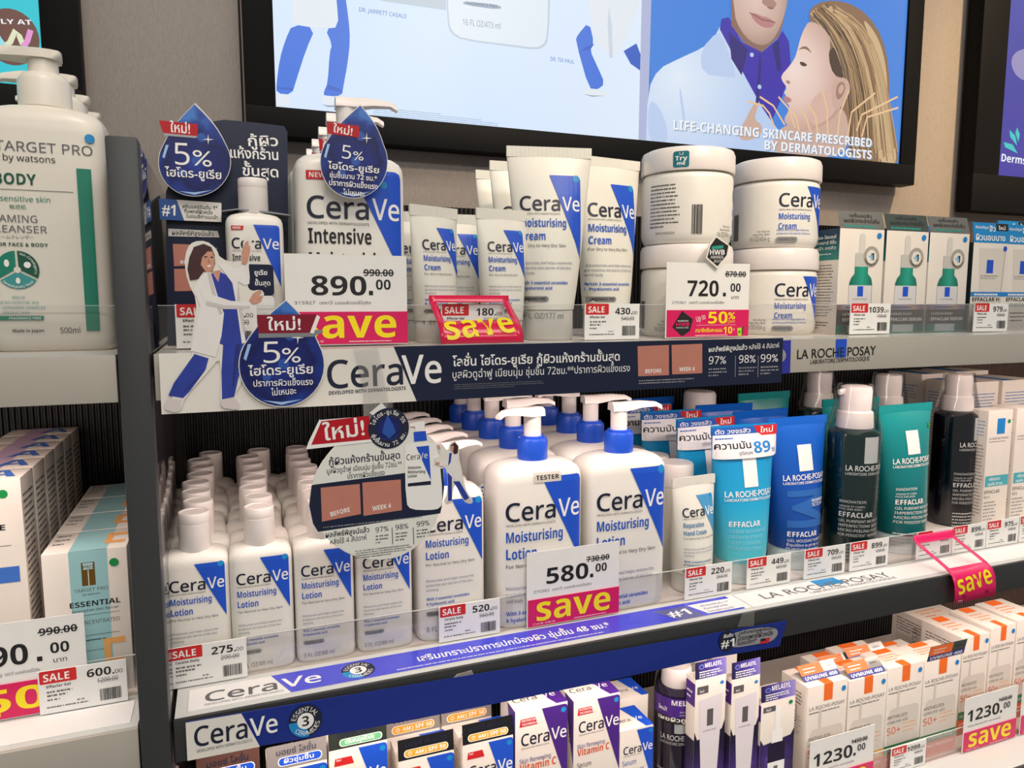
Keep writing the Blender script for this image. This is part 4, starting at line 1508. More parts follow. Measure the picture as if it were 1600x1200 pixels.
# --- jars
def jar(label, loc, rz, sticker=False):
    t = thing('cream_jar', label, 'jar', loc, math.radians(rz), 'big white cream jars stacked in pairs')
    R = 0.0455
    obj('body', loft('body', [(0, R * .90, R * .90, 2), (0.002, R * .95, R * .95, 2), (0.006, R * .985, R * .985, 2), (0.010, R, R, 2), (0.062, R, R, 2), (0.066, R * .985, R * .985, 2), (0.068, R * .95, R * .95, 2)], WHITE, 64), t)
    obj('seam', loft('seam', [(0.0675, R * .955, R * .955, 2), (0.0692, R * .955, R * .955, 2)], SEAM, 48), t)
    r = R * 1.03
    obj('lid', loft('lid', [(0.069, r * .985, r * .985, 2), (0.0705, r, r, 2), (0.0865, r * .995, r * .995, 2), (0.0905, r * .96, r * .96, 2), (0.0922, r * .88, r * .88, 2), (0.0924, r * .80, r * .80, 2)], CAPW, 64), t)
    p = Print()
    A = lambda deg: math.radians(deg) * R
    cv_label(p, A(-36), 0.062, 0.062, ('Moisturising', 'Cream'), '', skin='', th=0.80, tx=0.52, logo=-0.34, pill=False, body=False, dot=False, tl=0.100, toff=0.21)
    p.text('Moisturises and helps restore the', A(-35), 0.0160, 0.0021, TBLUE, 0.01, w=0.036)
    p.text('protective skin barrier of the face', A(-35), 0.0125, 0.0021, TBLUE, 0.01, w=0.038)
    p.rrect(A(-36), 0.0045, A(-8), 0.0100, 0.0026, PILL)
    p.text('FRAGRANCE FREE', A(-33), 0.0060, 0.0024, INK, 0.01, w=A(22))
    p.text('16 OZ/454 g', A(-44), 0.0060, 0.0045, GREY, 0.0, al='r', w=0.021)
    p.text('For Dry to', A(-44), 0.0150, 0.0020, INK, 0.0, al='r')
    p.text('Very Dry Skin', A(-44), 0.0118, 0.0020, INK, 0.0, al='r')
    p.barcode(A(-104), 0.008, A(13), 0.028, INK, 5)
    p.greek(A(-160), 0.055, A(42), 12, 0.0036, INK, h=0.0011)
    p.text('MFG27042024', A(-150), 0.0085, 0.0022, INK, 0.0)
    me = p.wrap('label_print', R, 0.00025, 0.0045)
    obj('label_print', me, t)
    if sticker:
        p = Print()
        cc = math.radians(sticker) * r
        p.rrect(cc - 0.0075, 0.0712, cc + 0.0075, 0.0862, 0.002, mat('teal_sticker', (28, 112, 128), 0.35))
        p.text('Try', cc, 0.0775, 0.0042, WINK, 0.02, al='c', w=0.0115)
        p.text('me', cc, 0.0732, 0.0034, WINK, 0.02, al='c', w=0.0078)
        p.oval(cc - 0.0016, 0.0845, 0.0004, 0.0006, WINK, 8)
        p.oval(cc + 0.0016, 0.0845, 0.0004, 0.0006, WINK, 8)
        p.path([(cc - 0.0022, 0.0836), (cc - 0.001, 0.0829), (cc + 0.001, 0.0829), (cc + 0.0022, 0.0836)], 0.0004, WINK)
        me = p.wrap('try_me_sticker', r, 0.0003, 0.003)
        obj('try_me_sticker', me, t)
    return t


JX, JY = 0.4480, 0.6510
jar('big white cream jar under the one with the try me sticker, behind the 720 card', (JX, JY, ZT), -4)
jar('big white cream jar with a teal try me sticker on its lid', (JX - 0.001, JY, ZT + 0.0926), 76, sticker=-118)
jar('big white cream jar at the bottom right of the jar stacks with logo showing', (JX + 0.122, JY + 0.011, ZT), -4)
jar('big white cream jar at the top right of the jar stacks with logo showing', (JX + 0.121, JY + 0.011, ZT + 0.0926), -2)

# --- large bottles with neck droplets on the top shelf
IG = 'large intensive lotion bottles with droplet neck tags'


def labint(p):
    cv_label(p, -0.0385, 0.1400, 0.0775, ('Intensive', 'Moisturising', 'Lotion'), '', new=True, ink=INK, skin='', body=False, pill=False, dot=False, logo=-0.50, tl=0.15)
    p.oval(0.0245, 0.1290, 0.0030, 0.0030, SKY, 20)


i0 = bottle('lotion_bottle', 'large white intensive lotion bottle behind the 890 card, front one', 'bottle', (0.1012, 0.6320, ZT), 0.0436, 0.0265, 0.1545, 0.0145, labint, group=IG)
pump_parts(i0, 0.154, 0.0143, 0.0190, 0.2010, 0.042, math.radians(-4), sc=1.2)
for r in range(1, 5):
    dup(i0, (0.1012, 0.6320 + r * 0.0565 - (0.004 if r == 4 else 0), ZT), f'large white intensive lotion bottle, {ORD[r]} from the front behind the 890 card')


def neck_drop(Y, cu, cv, ru, rv, tip, label, name, full=True):
    t = thing('droplet_tag', label, 'tag', (XZ(cu, cv, Y)[0], Y, XZ(cu, cv + rv, Y)[1]), 0, 'blue droplet neck tags')
    at_world('tag_card', prism('tag_card', [XZ(u, w, Y) for u, w in drop_outline(cu, cv, ru, rv, tip)], 0, 0.0006, CARDW), t, Y)
    T = Trace(Y)
    ln = [('5', (cu - 19, cv - 6), (cu - 5, cv - 4), 21, 0.01), ('%', (cu - 1, cv - 3), (cu + 15, cv - 2), 14, 0.005), ('ไฮโดร-ยูเรีย', (cu - 41, cv + 10), (cu + 39, cv + 18), 10, 0.025),
          ('ชุ่มชื้นนาน 72 ชม.*', (cu - 38, cv + 24), (cu + 36, cv + 30), 8, 0.012), ('ปราการผิวแข็งแรง', (cu - 39, cv + 36), (cu + 37, cv + 43), 8.5, 0.015), ('ไม่เหนอะ', (cu - 17, cv + 51), (cu + 17, cv + 54), 8, 0.012)]
    droplet_art(T, cu, cv, ru - 1, rv - 1, (tip[0], tip[1] + 2), ln if full else [], name,
                [([(cu - ru + 10, tip[1] + 27), (cu + 8, tip[1] + 34), (cu + 8, tip[1] + 52), (cu - ru + 12, tip[1] + 46)], RIBB)])
    T.words('ใหม่!', (cu - 33, tip[1] + 43), (cu - 3, tip[1] + 49), 12, WINK, 0.03)
    at_world('tag_print', T.mesh('tag_print', off=0.0001), t, Y)


neck_drop(0.594, 553, 253, 53, 57, (563, 163), 'blue droplet tag hanging on the neck of the front intensive lotion bottle', 'droplet_neck_front')
for r in range(1, 4):
    Y = 0.594 + r * 0.0565
    x, z = XZ(553, 253, 0.594)
    q = Vector((x, Y, z - CZ))
    c = (q.dot(_R) / q.dot(_F) * FPX + 800, q.dot(_D) / q.dot(_F) * FPX + 600)
    k = 0.594 / Y
    neck_drop(Y, c[0], c[1], 53 * k, 57 * k, (c[0] + 10 * k, c[1] - 90 * k), f'blue droplet tag on the neck of the {ORD[r]} intensive lotion bottle', f'droplet_neck_{r}', False)

# --- navy display stand with the small intensive bottle
NY = 0.652
t = thing('display_stand', 'navy display card with droplet, woman and small bottle left on top shelf', 'sign', (0.0, NY, ZT))
no = [(259, 300), (262, 548), (452, 548), (449, 206), (444, 197), (395, 191), (350, 187), (325, 191), (300, 205)]
at_world('back_card', prism('back_card', [XZ(u, w, NY) for u, w in no], 0, 0.0015, navy_card), t, NY)
T = Trace(NY)
for s, a, b in (('กู้ผิว', (388, 228), (435, 228)), ('แห้งกร้าน', (360, 246), (435, 250)), ('ขั้นสุด', (379, 274), (435, 277))):
    T.words(s, a, b, 16, WINK, 0.03)
at_world('back_print', T.mesh('back_print', off=0.0001), t, NY)
D2 = NY - 0.012
dd = at_world('droplet', prism('droplet', [XZ(u, w, D2) for u, w in drop_outline(304, 253, 57, 54, (305, 161))], 0, 0.001, CARDW), t, D2)
T = Trace(D2)
droplet_art(T, 304, 253, 56, 53, (304, 163), [('5', (274, 257), (297, 258), 34, 0.01), ('%', (301, 258), (331, 261), 25, 0.0), ('ไฮโดร-ยูเรีย', (258, 275), (346, 280), 13, 0.025)], 'droplet_stand',
            [([(248, 188), (309, 194), (309, 213), (255, 208)], RIBB), ([(255, 208), (309, 213), (306, 216), (257, 212)], SILV)])
T.words('ใหม่!', (266, 206), (297, 209), 15, WINK, 0.03)
obj('droplet_print', T.mesh('droplet_print', off=0.0001), dd)
D3 = NY - 0.006
cc = at_world('claim_card', prism('claim_card', [XZ(u, w, D3) for u, w in ((248, 310), (346, 317), (346, 347), (250, 343))], 0, 0.0008, CARDW), t, D3)
T = Trace(D3)
T.shape([(248, 310), (276, 312), (288, 345), (250, 343)], mat('claim_blue', (40, 82, 150), 0.4))
T.words('#1', (253, 335), (274, 337), 17, WINK, 0.02)
for i, s in enumerate(('สกินแคร์อันดับ 1*', 'ที่แพทย์ผิวหนัง', 'ในอเมริกาแนะนำ')):
    T.words(s, (285 + i * 3, 325 + i * 7.5), (340 - (8 if i == 1 else 0), 327.5 + i * 7.5), 5.5, INK, 0.012)
obj('claim_print', T.mesh('claim_print', off=0.0001), cc)
T = Trace(NY)
T.shape([(263, 357), (340, 361), (343, 371), (263, 369)], CARDW)
T.words('ผลลัพธ์พิสูจน์แล้ว', (269, 367), (334, 369), 6.5, INK, 0.015)
T.shape([(270, 381), (320, 383), (320, 414), (272, 416)], SKINB)
T.shape([(272, 420), (320, 420), (320, 454), (273, 455)], SKINB)
T.words('BEFORE', (282, 412), (312, 412), 5, WINK, 0.015)
T.small((322, 390), (342, 390), 8, 8, LGREY, 3)
at_world('proof_print', T.mesh('proof_print', off=0.0002), t, NY)
# tray around the bottle neck and box front
x0, z0 = XZ(346, 331, 0.625)
x1, _ = XZ(452, 338, 0.625)
plate = [(x0, z0), (x0 + 0.012, z0 + 0.0022), (x1 - 0.015, z0 + 0.0008), (x1, z0 - 0.001), (x1, z0 - 0.0018), (x0 + 0.012, z0 + 0.0012), (x0, z0 - 0.0008)]
at_world('neck_plate', prism('neck_plate', plate, 0.004, 0.036, SILV), t, 0.612)
at_world('stand_base', prism('stand_base', [XZ(u, w, 0.625) for u, w in ((275, 498), (300, 498), (300, 546), (278, 546))], 0, 0.02, mat('slate_box', (62, 66, 84), 0.4)), t, 0.625)


def labs(p):
    cv_label(p, -0.0185, 0.0945, 0.0365, ('Intensive', 'Moisturising', 'Lotion'), '', new=True, ink=INK, skin='', body=False, pill=False, dot=False, tl=0.13, th=1.3)


sb = bottle('lotion_bottle', 'small white intensive lotion bottle held in the navy display stand', 'bottle', (0.0262, 0.6265, ZT), 0.0215, 0.0155, 0.1045, 0.0105, labs)
flip_cap(sb, 0.104, 0.0112, 0.0275)
p = Print()
p.rrect(-0.029, 0.036, 0.012, 0.060, 0.003, navy_card)
p.text('ยูเรีย', -0.002, 0.052, 0.0036, WINK, 0.02)
p.text('ขั้นสุด', -0.002, 0.044, 0.0036, WINK, 0.02)
p.rrect(-0.029, -0.001, 0.012, 0.036, 0.003, PAPER)
cd = obj('neck_card', p.mesh('neck_card', off=0.0005), sb, (0, -0.0205, 0.004))
# ------------------------------------------------------------------ pharmacy brand goods: tubes, wrapped bottles, cartons
TEALI = mat('teal_print', (20, 140, 128), 0.45)
ORANGE = mat('orange_print', (238, 110, 34), 0.45)
CARTON = mat('white_carton', (232, 224, 214), 0.42, var=0.015, vscale=50)
CBLUE = mat('carton_blue', (20, 130, 205), 0.4)
GDOT = mat('green_sticker', (20, 140, 70), 0.4)


def carton(name, label, cat, x0, x1, y0, depth, z, h, front=None, left=None, top=None, group=None, m=CARTON, rz=0.0, lid=True):
    """folding carton; art callbacks draw on front (x, z), left side (depth, z) and top (x, depth)"""
    t = thing(name, label, cat, (x0, y0, z), rz, group)
    w = x1 - x0
    obj('carton_body', boxes('carton_body', [(0, w, 0, depth, 0, h)], m, 0.0005), t)
    for nm, fn, loc, rot, dim in (('front_print', front, (0, 0, 0), (0, 0, 0), (w, h)), ('side_print', left, (0, depth, 0), (0, 0, -math.pi / 2), (depth, h)), ('top_print', top, (0, 0, h), (-math.pi / 2, 0, 0), (w, depth))):
        if fn:
            p = Print()
            fn(p, *dim)
            o = obj(nm, p.mesh(nm, off=0.00012), t, loc)
            o.rotation_euler = rot
    return t


def flap_card(t, name, x0, x1, h, dz, dy, m, art=None, y=0.0, th=0.0006):
    """card standing on a carton's front edge, leaning back by dy over a rise dz"""
    L = math.hypot(dz, dy)
    g = obj(name, boxes(name, [(x0, x1, 0, th, 0, L)], m), t, (0, y, h))
    g.rotation_euler = (-math.atan2(dy, dz), 0, 0)
    if art:
        p = Print()
        art(p, x0, x1, L)
        obj(name + '_print', p.mesh(name + '_print', off=0.0001), g)
    return g


# --- serum cartons on the top shelf
SVF = mat('silver_flap', (150, 150, 146), 0.22, metal=0.7)
SVD = mat('dark_silver_flap', (92, 104, 100), 0.2, metal=0.6)
TGL = gradient('printed_green_glass', [(0, (20, 110, 92)), (0.5, (40, 160, 138)), (1, (14, 92, 80))], axis=0, lo=0.018, hi=0.05, rough=0.35)
HOLO = gradient('holographic_band', [(0, (120, 96, 84)), (0.4, (150, 150, 190)), (0.7, (196, 160, 140)), (1, (110, 100, 130))], axis=0, lo=0, hi=0.064, rough=0.25, noise=0.5, nscale=60)
DKB = mat('dark_brown_band', (62, 52, 44), 0.35)
TEALG = gradient('teal_side_gradient', [(0, (38, 150, 140)), (1, (20, 62, 92))], axis=2, lo=0.075, hi=0.105, rough=0.4)


def serum_front(p, w, h):
    p.rect(0, 0, w, .0105, TGL)
    p.rect(w * .25, .002, w * .75, .0100, mat('bottle_label2', (190, 200, 206), 0.4))
    p.rect(0, .0104, w, .0268, DKB)
    p.rect(0, .0266, w, .0322, HOLO)
    p.rrect(w * .44, .084, w * .57, .1085, .004, mat('dropper_bulb', (214, 210, 202), 0.4))
    p.rect(w * .36, .073, w * .66, .0872, mat('dropper_collar', (196, 194, 188), 0.4))
    p.poly([(w * .36, .073), (w * .66, .073), (w * .66, .0655), (w * .74, .061), (w * .77, .055), (w * .77, .0322), (w * .25, .0322), (w * .25, .055), (w * .29, .061), (w * .36, .0655)], TGL)
    p.rect(w * .25, .0322, w * .76, .0530, mat('bottle_label', (214, 212, 214), 0.4))
    p.rect(w * .44, .0410, w * .57, .0520, BLUE)
    p.text('LA ROCHE-POSAY', w * .505, .0375, .0014, INK, 0.0, al='c', w=w * .32)
    p.text('LA ROCHE-POSAY', w * .14, .0205, .0026, WINK, 0.0, w=w * .55)
    p.text('EFFACLAR SERUM', w * .14, .0140, .0036, WINK, 0.03, w=w * .80)
    p.greek(w * .2, .0285, w * .6, 1, .003, INK, h=.0014)
    cx, cy = w * .72, .084
    p.oval(cx, cy, .0112, .0112, mat('silver_seal', (186, 180, 168), 0.3, metal=0.3), 30)
    p.oval(cx, cy, .0072, .0072, CARTON, 26)
    p.rect(cx - .0012, cy - .004, cx + .0012, cy + .004, mat('pale_blue_cross', (130, 190, 225), 0.4))
    p.rect(cx - .004, cy - .0012, cx + .004, cy + .0012, mat('pale_blue_cross', (130, 190, 225), 0.4))
    p.text('1', cx + .0015, cy - .004, .008, INK, 0.03, al='c')
    p.arc_text('DERMATOLOGISTS', cx, cy, .0100, .0020, INK, 270, 150, 0.015, inner=True)
    p.oval(w * .88, .1065, .0032, .0032, CBLUE, 20)


def serum_side(p, w, h):
    p.rect(0, .080, w, h, TEALG)
    for i, s in enumerate(('ลา โรช-โพเซย์', 'เอฟฟาคลาร์ ซีรั่ม', 'ผิวหน้า ลดสิว')):
        p.text(s, w * .1, .103 - i * .0058, .0032, WINK, 0.02, w=w * .8)
    p.greek(w * .1, .086, w * .8, 1, .004, WINK, h=.001)
    p.greek(w * .1, .074, w * .8, 18, .0032, GREY, h=.001, seed=3)
    p.greek(w * .1, .012, w * .7, 3, .003, INK, h=.0012, seed=6)


def flapart(p, x0, x1, L):
    w = x1 - x0
    p.text('เซรั่มลดสิว', (x0 + x1) / 2, L * .68, .0034, INK, 0.015, al='c', w=w * .5)
    p.text('เผยผิวกระจ่างใสใน', (x0 + x1) / 2, L * .36, .0042, INK, 0.015, al='c', w=w * .8)
    p.greek(x0 + w * .1, L * .1, w * .85, 1, .004, TEALI, h=.0022)


for i, (x, lb) in enumerate(((0.6135, 'white serum carton with green dropper picture next to the jars'), (0.6800, 'white serum carton with green dropper picture, middle of the three'), (0.7452, 'white serum carton with green dropper picture, right of the three'))):
    t = carton('serum_box', lb, 'box', x, x + 0.0630, 0.612, 0.046, ZT, 0.113, serum_front, serum_side, group='serum cartons on the top shelf')
    flap_card(t, 'header_flap', 0, 0.063, 0.113, 0.0185, 0.005, (SVF, SVD, SVF)[i], flapart)
for i in range(3):
    carton('serum_box', f'white serum carton standing behind the {("left", "middle", "right")[i]} serum carton', 'box', 0.6145 + i * .066, 0.6775 + i * .066, 0.664, 0.046, ZT, 0.113, None, serum_side, group='serum cartons on the top shelf')


# --- tube cartons with blue headers at the right end of the top shelf
def iso_front(p, w, h):
    p.poly([(w * .18, h * .94), (w * .9, h * .94), (w * .8, h * .05), (w * .3, h * .05)], mat('printed_tube', (222, 214, 206), 0.4))
    p.poly([(w * .9, h * .94), (w * .93, h * .94), (w * .84, h * .06), (w * .8, h * .06)], mat('printed_tube_edge', (196, 182, 172), 0.4))
    p.rect(w * .4, h * .66, w * .59, h * .81, BLUE)
    p.text('LA ROCHE-POSAY', w * .5, h * .62, .002, INK, 0.0, al='c', w=w * .5)
    p.greek(w * .25, h * .6, w * .5, 1, .002, GREY, h=.0006)
    p.rect(0, h * .40, w, h * .45, CBLUE)
    p.greek(w * .1, h * .412, w * .8, 1, .004, WINK, h=.002)
    p.text('EFFACLAR H', w * .06, h * .345, .0046, INK, 0.012, w=w * .76)
    p.text('ISO-BIOME', w * .06, h * .28, .0046, TEALI, 0.0, w=w * .66)
    p.greek(w * .2, h * .2, w * .5, 3, .0045, INK, h=.0015)
    p.oval(w * .9, h * .94, .0032, .0032, BLUE, 18)


def isohead(p, x0, x1, L):
    w = x1 - x0
    p.rect(x0 + w * .66, L * .62, x1, L * .98, INK)
    p.text('ใหม่', x0 + w * .72, L * .68, .0042, WINK, 0.03, w=w * .2)
    p.text('จัดการปัญหา', x0 + w * .06, L * .7, .003, WINK, 0.02, w=w * .38)
    p.text('สิว', x0 + w * .46, L * .58, .0066, WINK, 0.03, w=w * .17)
    p.text('ผิวบอบบาง', x0 + w * .06, L * .12, .0072, WINK, 0.04, w=w * .84)


BHEAD = mat('blue_header', (18, 136, 204), 0.35)
for i, (x, y, lb) in enumerate(((0.8170, 0.613, 'white tube carton with blue header card behind the 979 tag'), (0.8790, 0.616, 'white tube carton with blue header card at the right frame edge'), (0.8070, 0.664, 'tube carton with blue header peeking out behind the right serum carton'), (0.9350, 0.668, 'tube carton with raised blue header at the back right'), (1.0000, 0.668, 'rightmost tube carton with raised blue header at the back'))):
    t = carton('tube_box', lb, 'box', x, x + 0.0590, y, 0.045, ZT, 0.104, iso_front, lambda p, w, h: (p.rect(0, 0, w, h, mat('dark_teal_side', (26, 44, 52), 0.4)), p.greek(w * .1, h * .9, w * .8, 12, .006, LGREY, h=.0014)), group='tube cartons with blue headers')
    flap_card(t, 'header_card', 0, 0.059, 0.104 + (0.012 if i > 2 else 0), 0.0235, 0.003, BHEAD, isohead)

# --- hand cream
HB = mat('teal_blue_wedge', (70, 150, 200), 0.4)


def labhand(p):
    cv_label(p, -0.0205, 0.1005, 0.0415, ('Reparative', 'Hand Cream'), '', tri=HB, ink=mat('slate_blue_ink', (74, 128, 170), 0.45), skin='For Extremely Dry, Rough Hands', th=1.05, tl=.115)


tube('cream_tube', 'white hand cream tube with pale blue wedge above the 220 tag', 'tube', (0.4470, 0.626, ZM), 0.0275, 0.0210, 0.119, 0.020, TUBEW, TCAP, labhand, math.radians(4))
for i, (x, y) in enumerate(((0.4560, 0.672), (0.4540, 0.716), (0.4500, 0.760))):
    t = thing('cream_tube', f'white hand cream tube standing cap up, {ORD[i + 1]} behind the front one', 'tube', (x, y, ZM), 0, 'hand cream tubes standing cap up')
    obj('body', loft('body', [(0, 0.024, 0.0015, 3), (0.03, 0.023, 0.009, 2.4), (0.06, 0.021, 0.016, 2), (0.098, 0.020, 0.0195, 2)], TUBEW, 36), t)
    obj('cap', loft('cap', [(0.0985, 0.0188, 0.0188, 2), (0.100, 0.0195, 0.0195, 2), (0.122, 0.0192, 0.0192, 2), (0.124, 0.018, 0.018, 2)], CAPW, 36), t)


# --- brand block on tubes and bottles
def lrp_block(p, x, z, w, m=WINK, sq=True, sqw=.3, sqh=.36, bold=0.012):
    if sq:
        p.rect(x + w * (.5 - sqw / 2), z + w * .16, x + w * (.5 + sqw / 2), z + w * (.16 + sqh), m)
    p.text('LA ROCHE-POSAY', x, z, w * .105, m, bold, w=w, ft='n')
    p.text('LABORATOIRE DERMATOLOGIQUE', x, z - w * .075, w * .05, m, 0.004, w=w, ft='n')


FOAM = gradient('light_blue_tube', [(0.0, (96, 206, 216)), (0.45, (36, 168, 214)), (1.0, (20, 140, 206))], axis=2, lo=0.02, hi=0.16, rough=0.28)  # cyan at the cap end, bluer towards the crimp
FCAP = mat('frosted_cap', (206, 222, 224), 0.3)
SLEEVE = mat('sleeve_white', (236, 236, 238), 0.4)
SLB = mat('sleeve_blue', (44, 96, 186), 0.35)


def foam_lab(p):
    lrp_block(p, -0.0290, 0.0935, 0.060, sqw=.29, sqh=.52)
    aq = mat('pale_aqua_ink', (150, 220, 235), 0.5)
    p.text('EFFACLAR', -0.0255, 0.0625, 0.0056, WINK, 0.02, w=0.034)
    for i, s in enumerate(('CRÈME MOUSSANTE', 'DÉSINCRUSTANTE', 'DEEP CLEANSING', 'FOAMING CREAM')):
        p.text(s, -0.0250, 0.0560 - i * .0060, 0.0034, aq, 0.0, w=(.040, .035, .033, .033)[i])
    p.greek(-0.022, 0.0270, 0.040, 2, .0035, aq, h=.0009)


def foam_sleeve(p):
    p.rrect(-0.0405, 0.1335, 0.0405, 0.1655, .002, SLEEVE)
    p.poly([(-0.0405, 0.1585), (0.030, 0.1585), (0.0405, 0.1585), (0.0405, 0.1665), (-0.0405, 0.1665)], SLB)
    p.poly([(0.010, 0.1668), (0.0408, 0.1668), (0.0408, 0.1560), (0.020, 0.1560), (0.014, 0.160)], RED)
    p.text('ตัด วงจรสิว', -0.038, 0.1598, 0.0046, WINK, 0.02, w=0.044)
    p.text('ใหม่', 0.0185, 0.1588, 0.0056, WINK, 0.03, w=0.017)
    p.greek(-0.038, 0.1540, 0.025, 1, .003, SLB, h=.0014)
    p.text('ความมัน', -0.039, 0.1440, 0.0070, INK, 0.02, w=0.043)
    p.text('ดูดีลดลง', -0.012, 0.1375, 0.0036, GREY, 0.0, w=0.017)
    p.text('89', 0.007, 0.1385, 0.0115, CBLUE, 0.04, w=0.0225)
    p.text('%', 0.0315, 0.1380, 0.0048, CBLUE, 0.01, w=0.0062)


FG = 'light blue foaming cream tubes with printed sleeves'
f0 = tube('cleanser_tube', 'light blue cleanser tube with 89 percent sleeve above the 449 tag', 'tube', (0.5145, 0.634, ZM), 0.0405, 0.0275, 0.168, 0.024, FOAM, FCAP, foam_lab, math.radians(-2), FG)
secs = tube_secs(0.0405, 0.0275, 0.159, 0.024)
p = Print()
foam_sleeve(p)
obj('promo_sleeve', p.mesh('promo_sleeve', surf=lambda x, z: front_of(secs)(x, min(z, .159)) - 0.0022, off=0.0004, step=0.004, zs=[0.142, 0.1465, 0.151, 0.155, 0.159]), f0)
dup(f0, (0.5075, 0.692, ZM), 'light blue cleanser tube second in its row, red sleeve corner showing', math.radians(4))
dup(f0, (0.5000, 0.750, ZM), 'light blue cleanser tube third in its row', math.radians(-3))
dup(f0, (0.4950, 0.803, ZM), 'light blue cleanser tube fourth in its row', math.radians(3))

DEEP = gradient('deep_blue_tube', [(0.0, (24, 70, 150)), (0.5, (22, 82, 176)), (1.0, (20, 100, 206))], axis=2, lo=0.02, hi=0.16, rough=0.25)
MIDB = mat('m_band_blue', (46, 104, 182), 0.3)


def deep_lab(p):
    p.poly([(-0.024, 0.090), (0.033, 0.090), (0.033, 0.083), (0.004, 0.070), (0.030, 0.057), (0.029, 0.049), (-0.024, 0.049), (-0.024, 0.057), (0.012, 0.057), (-0.020, 0.069), (-0.020, 0.073), (0.012, 0.083), (-0.024, 0.083)], MIDB)
    lrp_block(p, -0.0275, 0.1010, 0.060, sqw=.33, sqh=.48)
    p.text('MICROBIOME', 0.006, 0.0765, 0.0026, WINK, 0.03, w=0.024)
    p.text('SCIENCE', 0.006, 0.0715, 0.0038, WINK, 0.0, w=0.024)
    p.text('EFFACLAR', -0.0235, 0.0390, 0.0056, WINK, 0.02, w=0.034)
    for i, s in enumerate(('GEL MOUSSANT PURIFIANT', 'Équilibre le pH de la peau', 'PURIFYING FOAMING GEL', 'Balances skin pH')):
        p.text(s, -0.0230, 0.0330 - i * .0050, 0.0031, WINK, 0.0, w=(.045, .045, .045, .031)[i])


DG = 'deep blue cleanser tubes'
d0 = tube('cleanser_tube', 'deep blue cleanser tube with large M pattern above the 709 tag', 'tube', (0.5985, 0.646, ZM), 0.0415, 0.0275, 0.170, 0.024, DEEP, FCAP, deep_lab, 0.0, DG)
dup(d0, (0.5960, 0.704, ZM), 'deep blue cleanser tube second in its row', math.radians(2))
dup(d0, (0.5860, 0.760, ZM), 'deep blue cleanser tube third in its row', math.radians(-3))
dup(d0, (0.5300, 0.8475, ZM), 'deep blue cleanser tube at the back under the header card corner', math.radians(6))
t = thing('pump_bottle', 'white capped bottle standing behind the cleanser tubes', 'bottle', (0.588, 0.815, ZM))
obj('body', loft('body', [(0, 0.02, 0.02, 2), (0.003, 0.0225, 0.0225, 2), (0.135, 0.0225, 0.0225, 2), (0.142, 0.0215, 0.0215, 2)], WHITE, 36), t)
obj('cap', loft('cap', [(0.1425, 0.0215, 0.0215, 2), (0.176, 0.0212, 0.0212, 2), (0.180, 0.019, 0.019, 2), (0.181, 0.014, 0.014, 2)], CAPW, 36), t)

TEALT = gradient('teal_tube', [(0.0, (12, 92, 96)), (0.6, (16, 124, 126)), (1.0, (22, 146, 146))], axis=2, lo=0.02, hi=0.16, rough=0.25)


def gel_lines(p, x, z, w, ink=WINK):
    p.text('INNOVATION', x, z + .0165, .0030, ink, 0.0, w=w * .46)
    p.text('VISAGE ET CORPS', x, z + .0115, .0020, ink, 0.0, w=w * .44)
    p.text('FACE AND BODY', x, z + .0083, .0020, ink, 0.0, w=w * .4)
    p.text('EFFACLAR', x, z, .0058, ink, 0.02, w=w * .62)
    for i, s in enumerate(('GEL PURIFIANT MICRO-PEELING', 'IMPERFECTIONS SÉVÈRES', 'MICRO-PEELING PURIFYING', 'FOR PERSISTENT IMPERFECTIONS')):
        p.text(s, x, z - .0060 - i * .0055, .0032, ink, 0.0, w=w * (1, .88, .98, 1)[i])
    p.greek(x + w * .02, z - .036, w * .7, 5, .0042, ink, h=.0013)


def teal_lab(p):
    lrp_block(p, -0.0300, 0.1085, 0.063, sqw=.33, sqh=.44)
    gel_lines(p, -0.0275, 0.0610, 0.058)
    p.oval(0.036, 0.150, .0032, .0032, GDOT, 18)


tg = 'teal gel tubes'
t0 = tube('cleanser_tube', 'teal gel tube between the two wrapped dark bottles', 'tube', (0.7560, 0.640, ZM), 0.0450, 0.0290, 0.177, 0.024, TEALT, FCAP, teal_lab, math.radians(2), tg)
dup(t0, (0.7380, 0.705, ZM), 'teal gel tube second in its row', math.radians(-2))
dup(t0, (0.6780, 0.795, ZM), 'teal gel tube at the back behind the green wrapped bottle', math.radians(3))


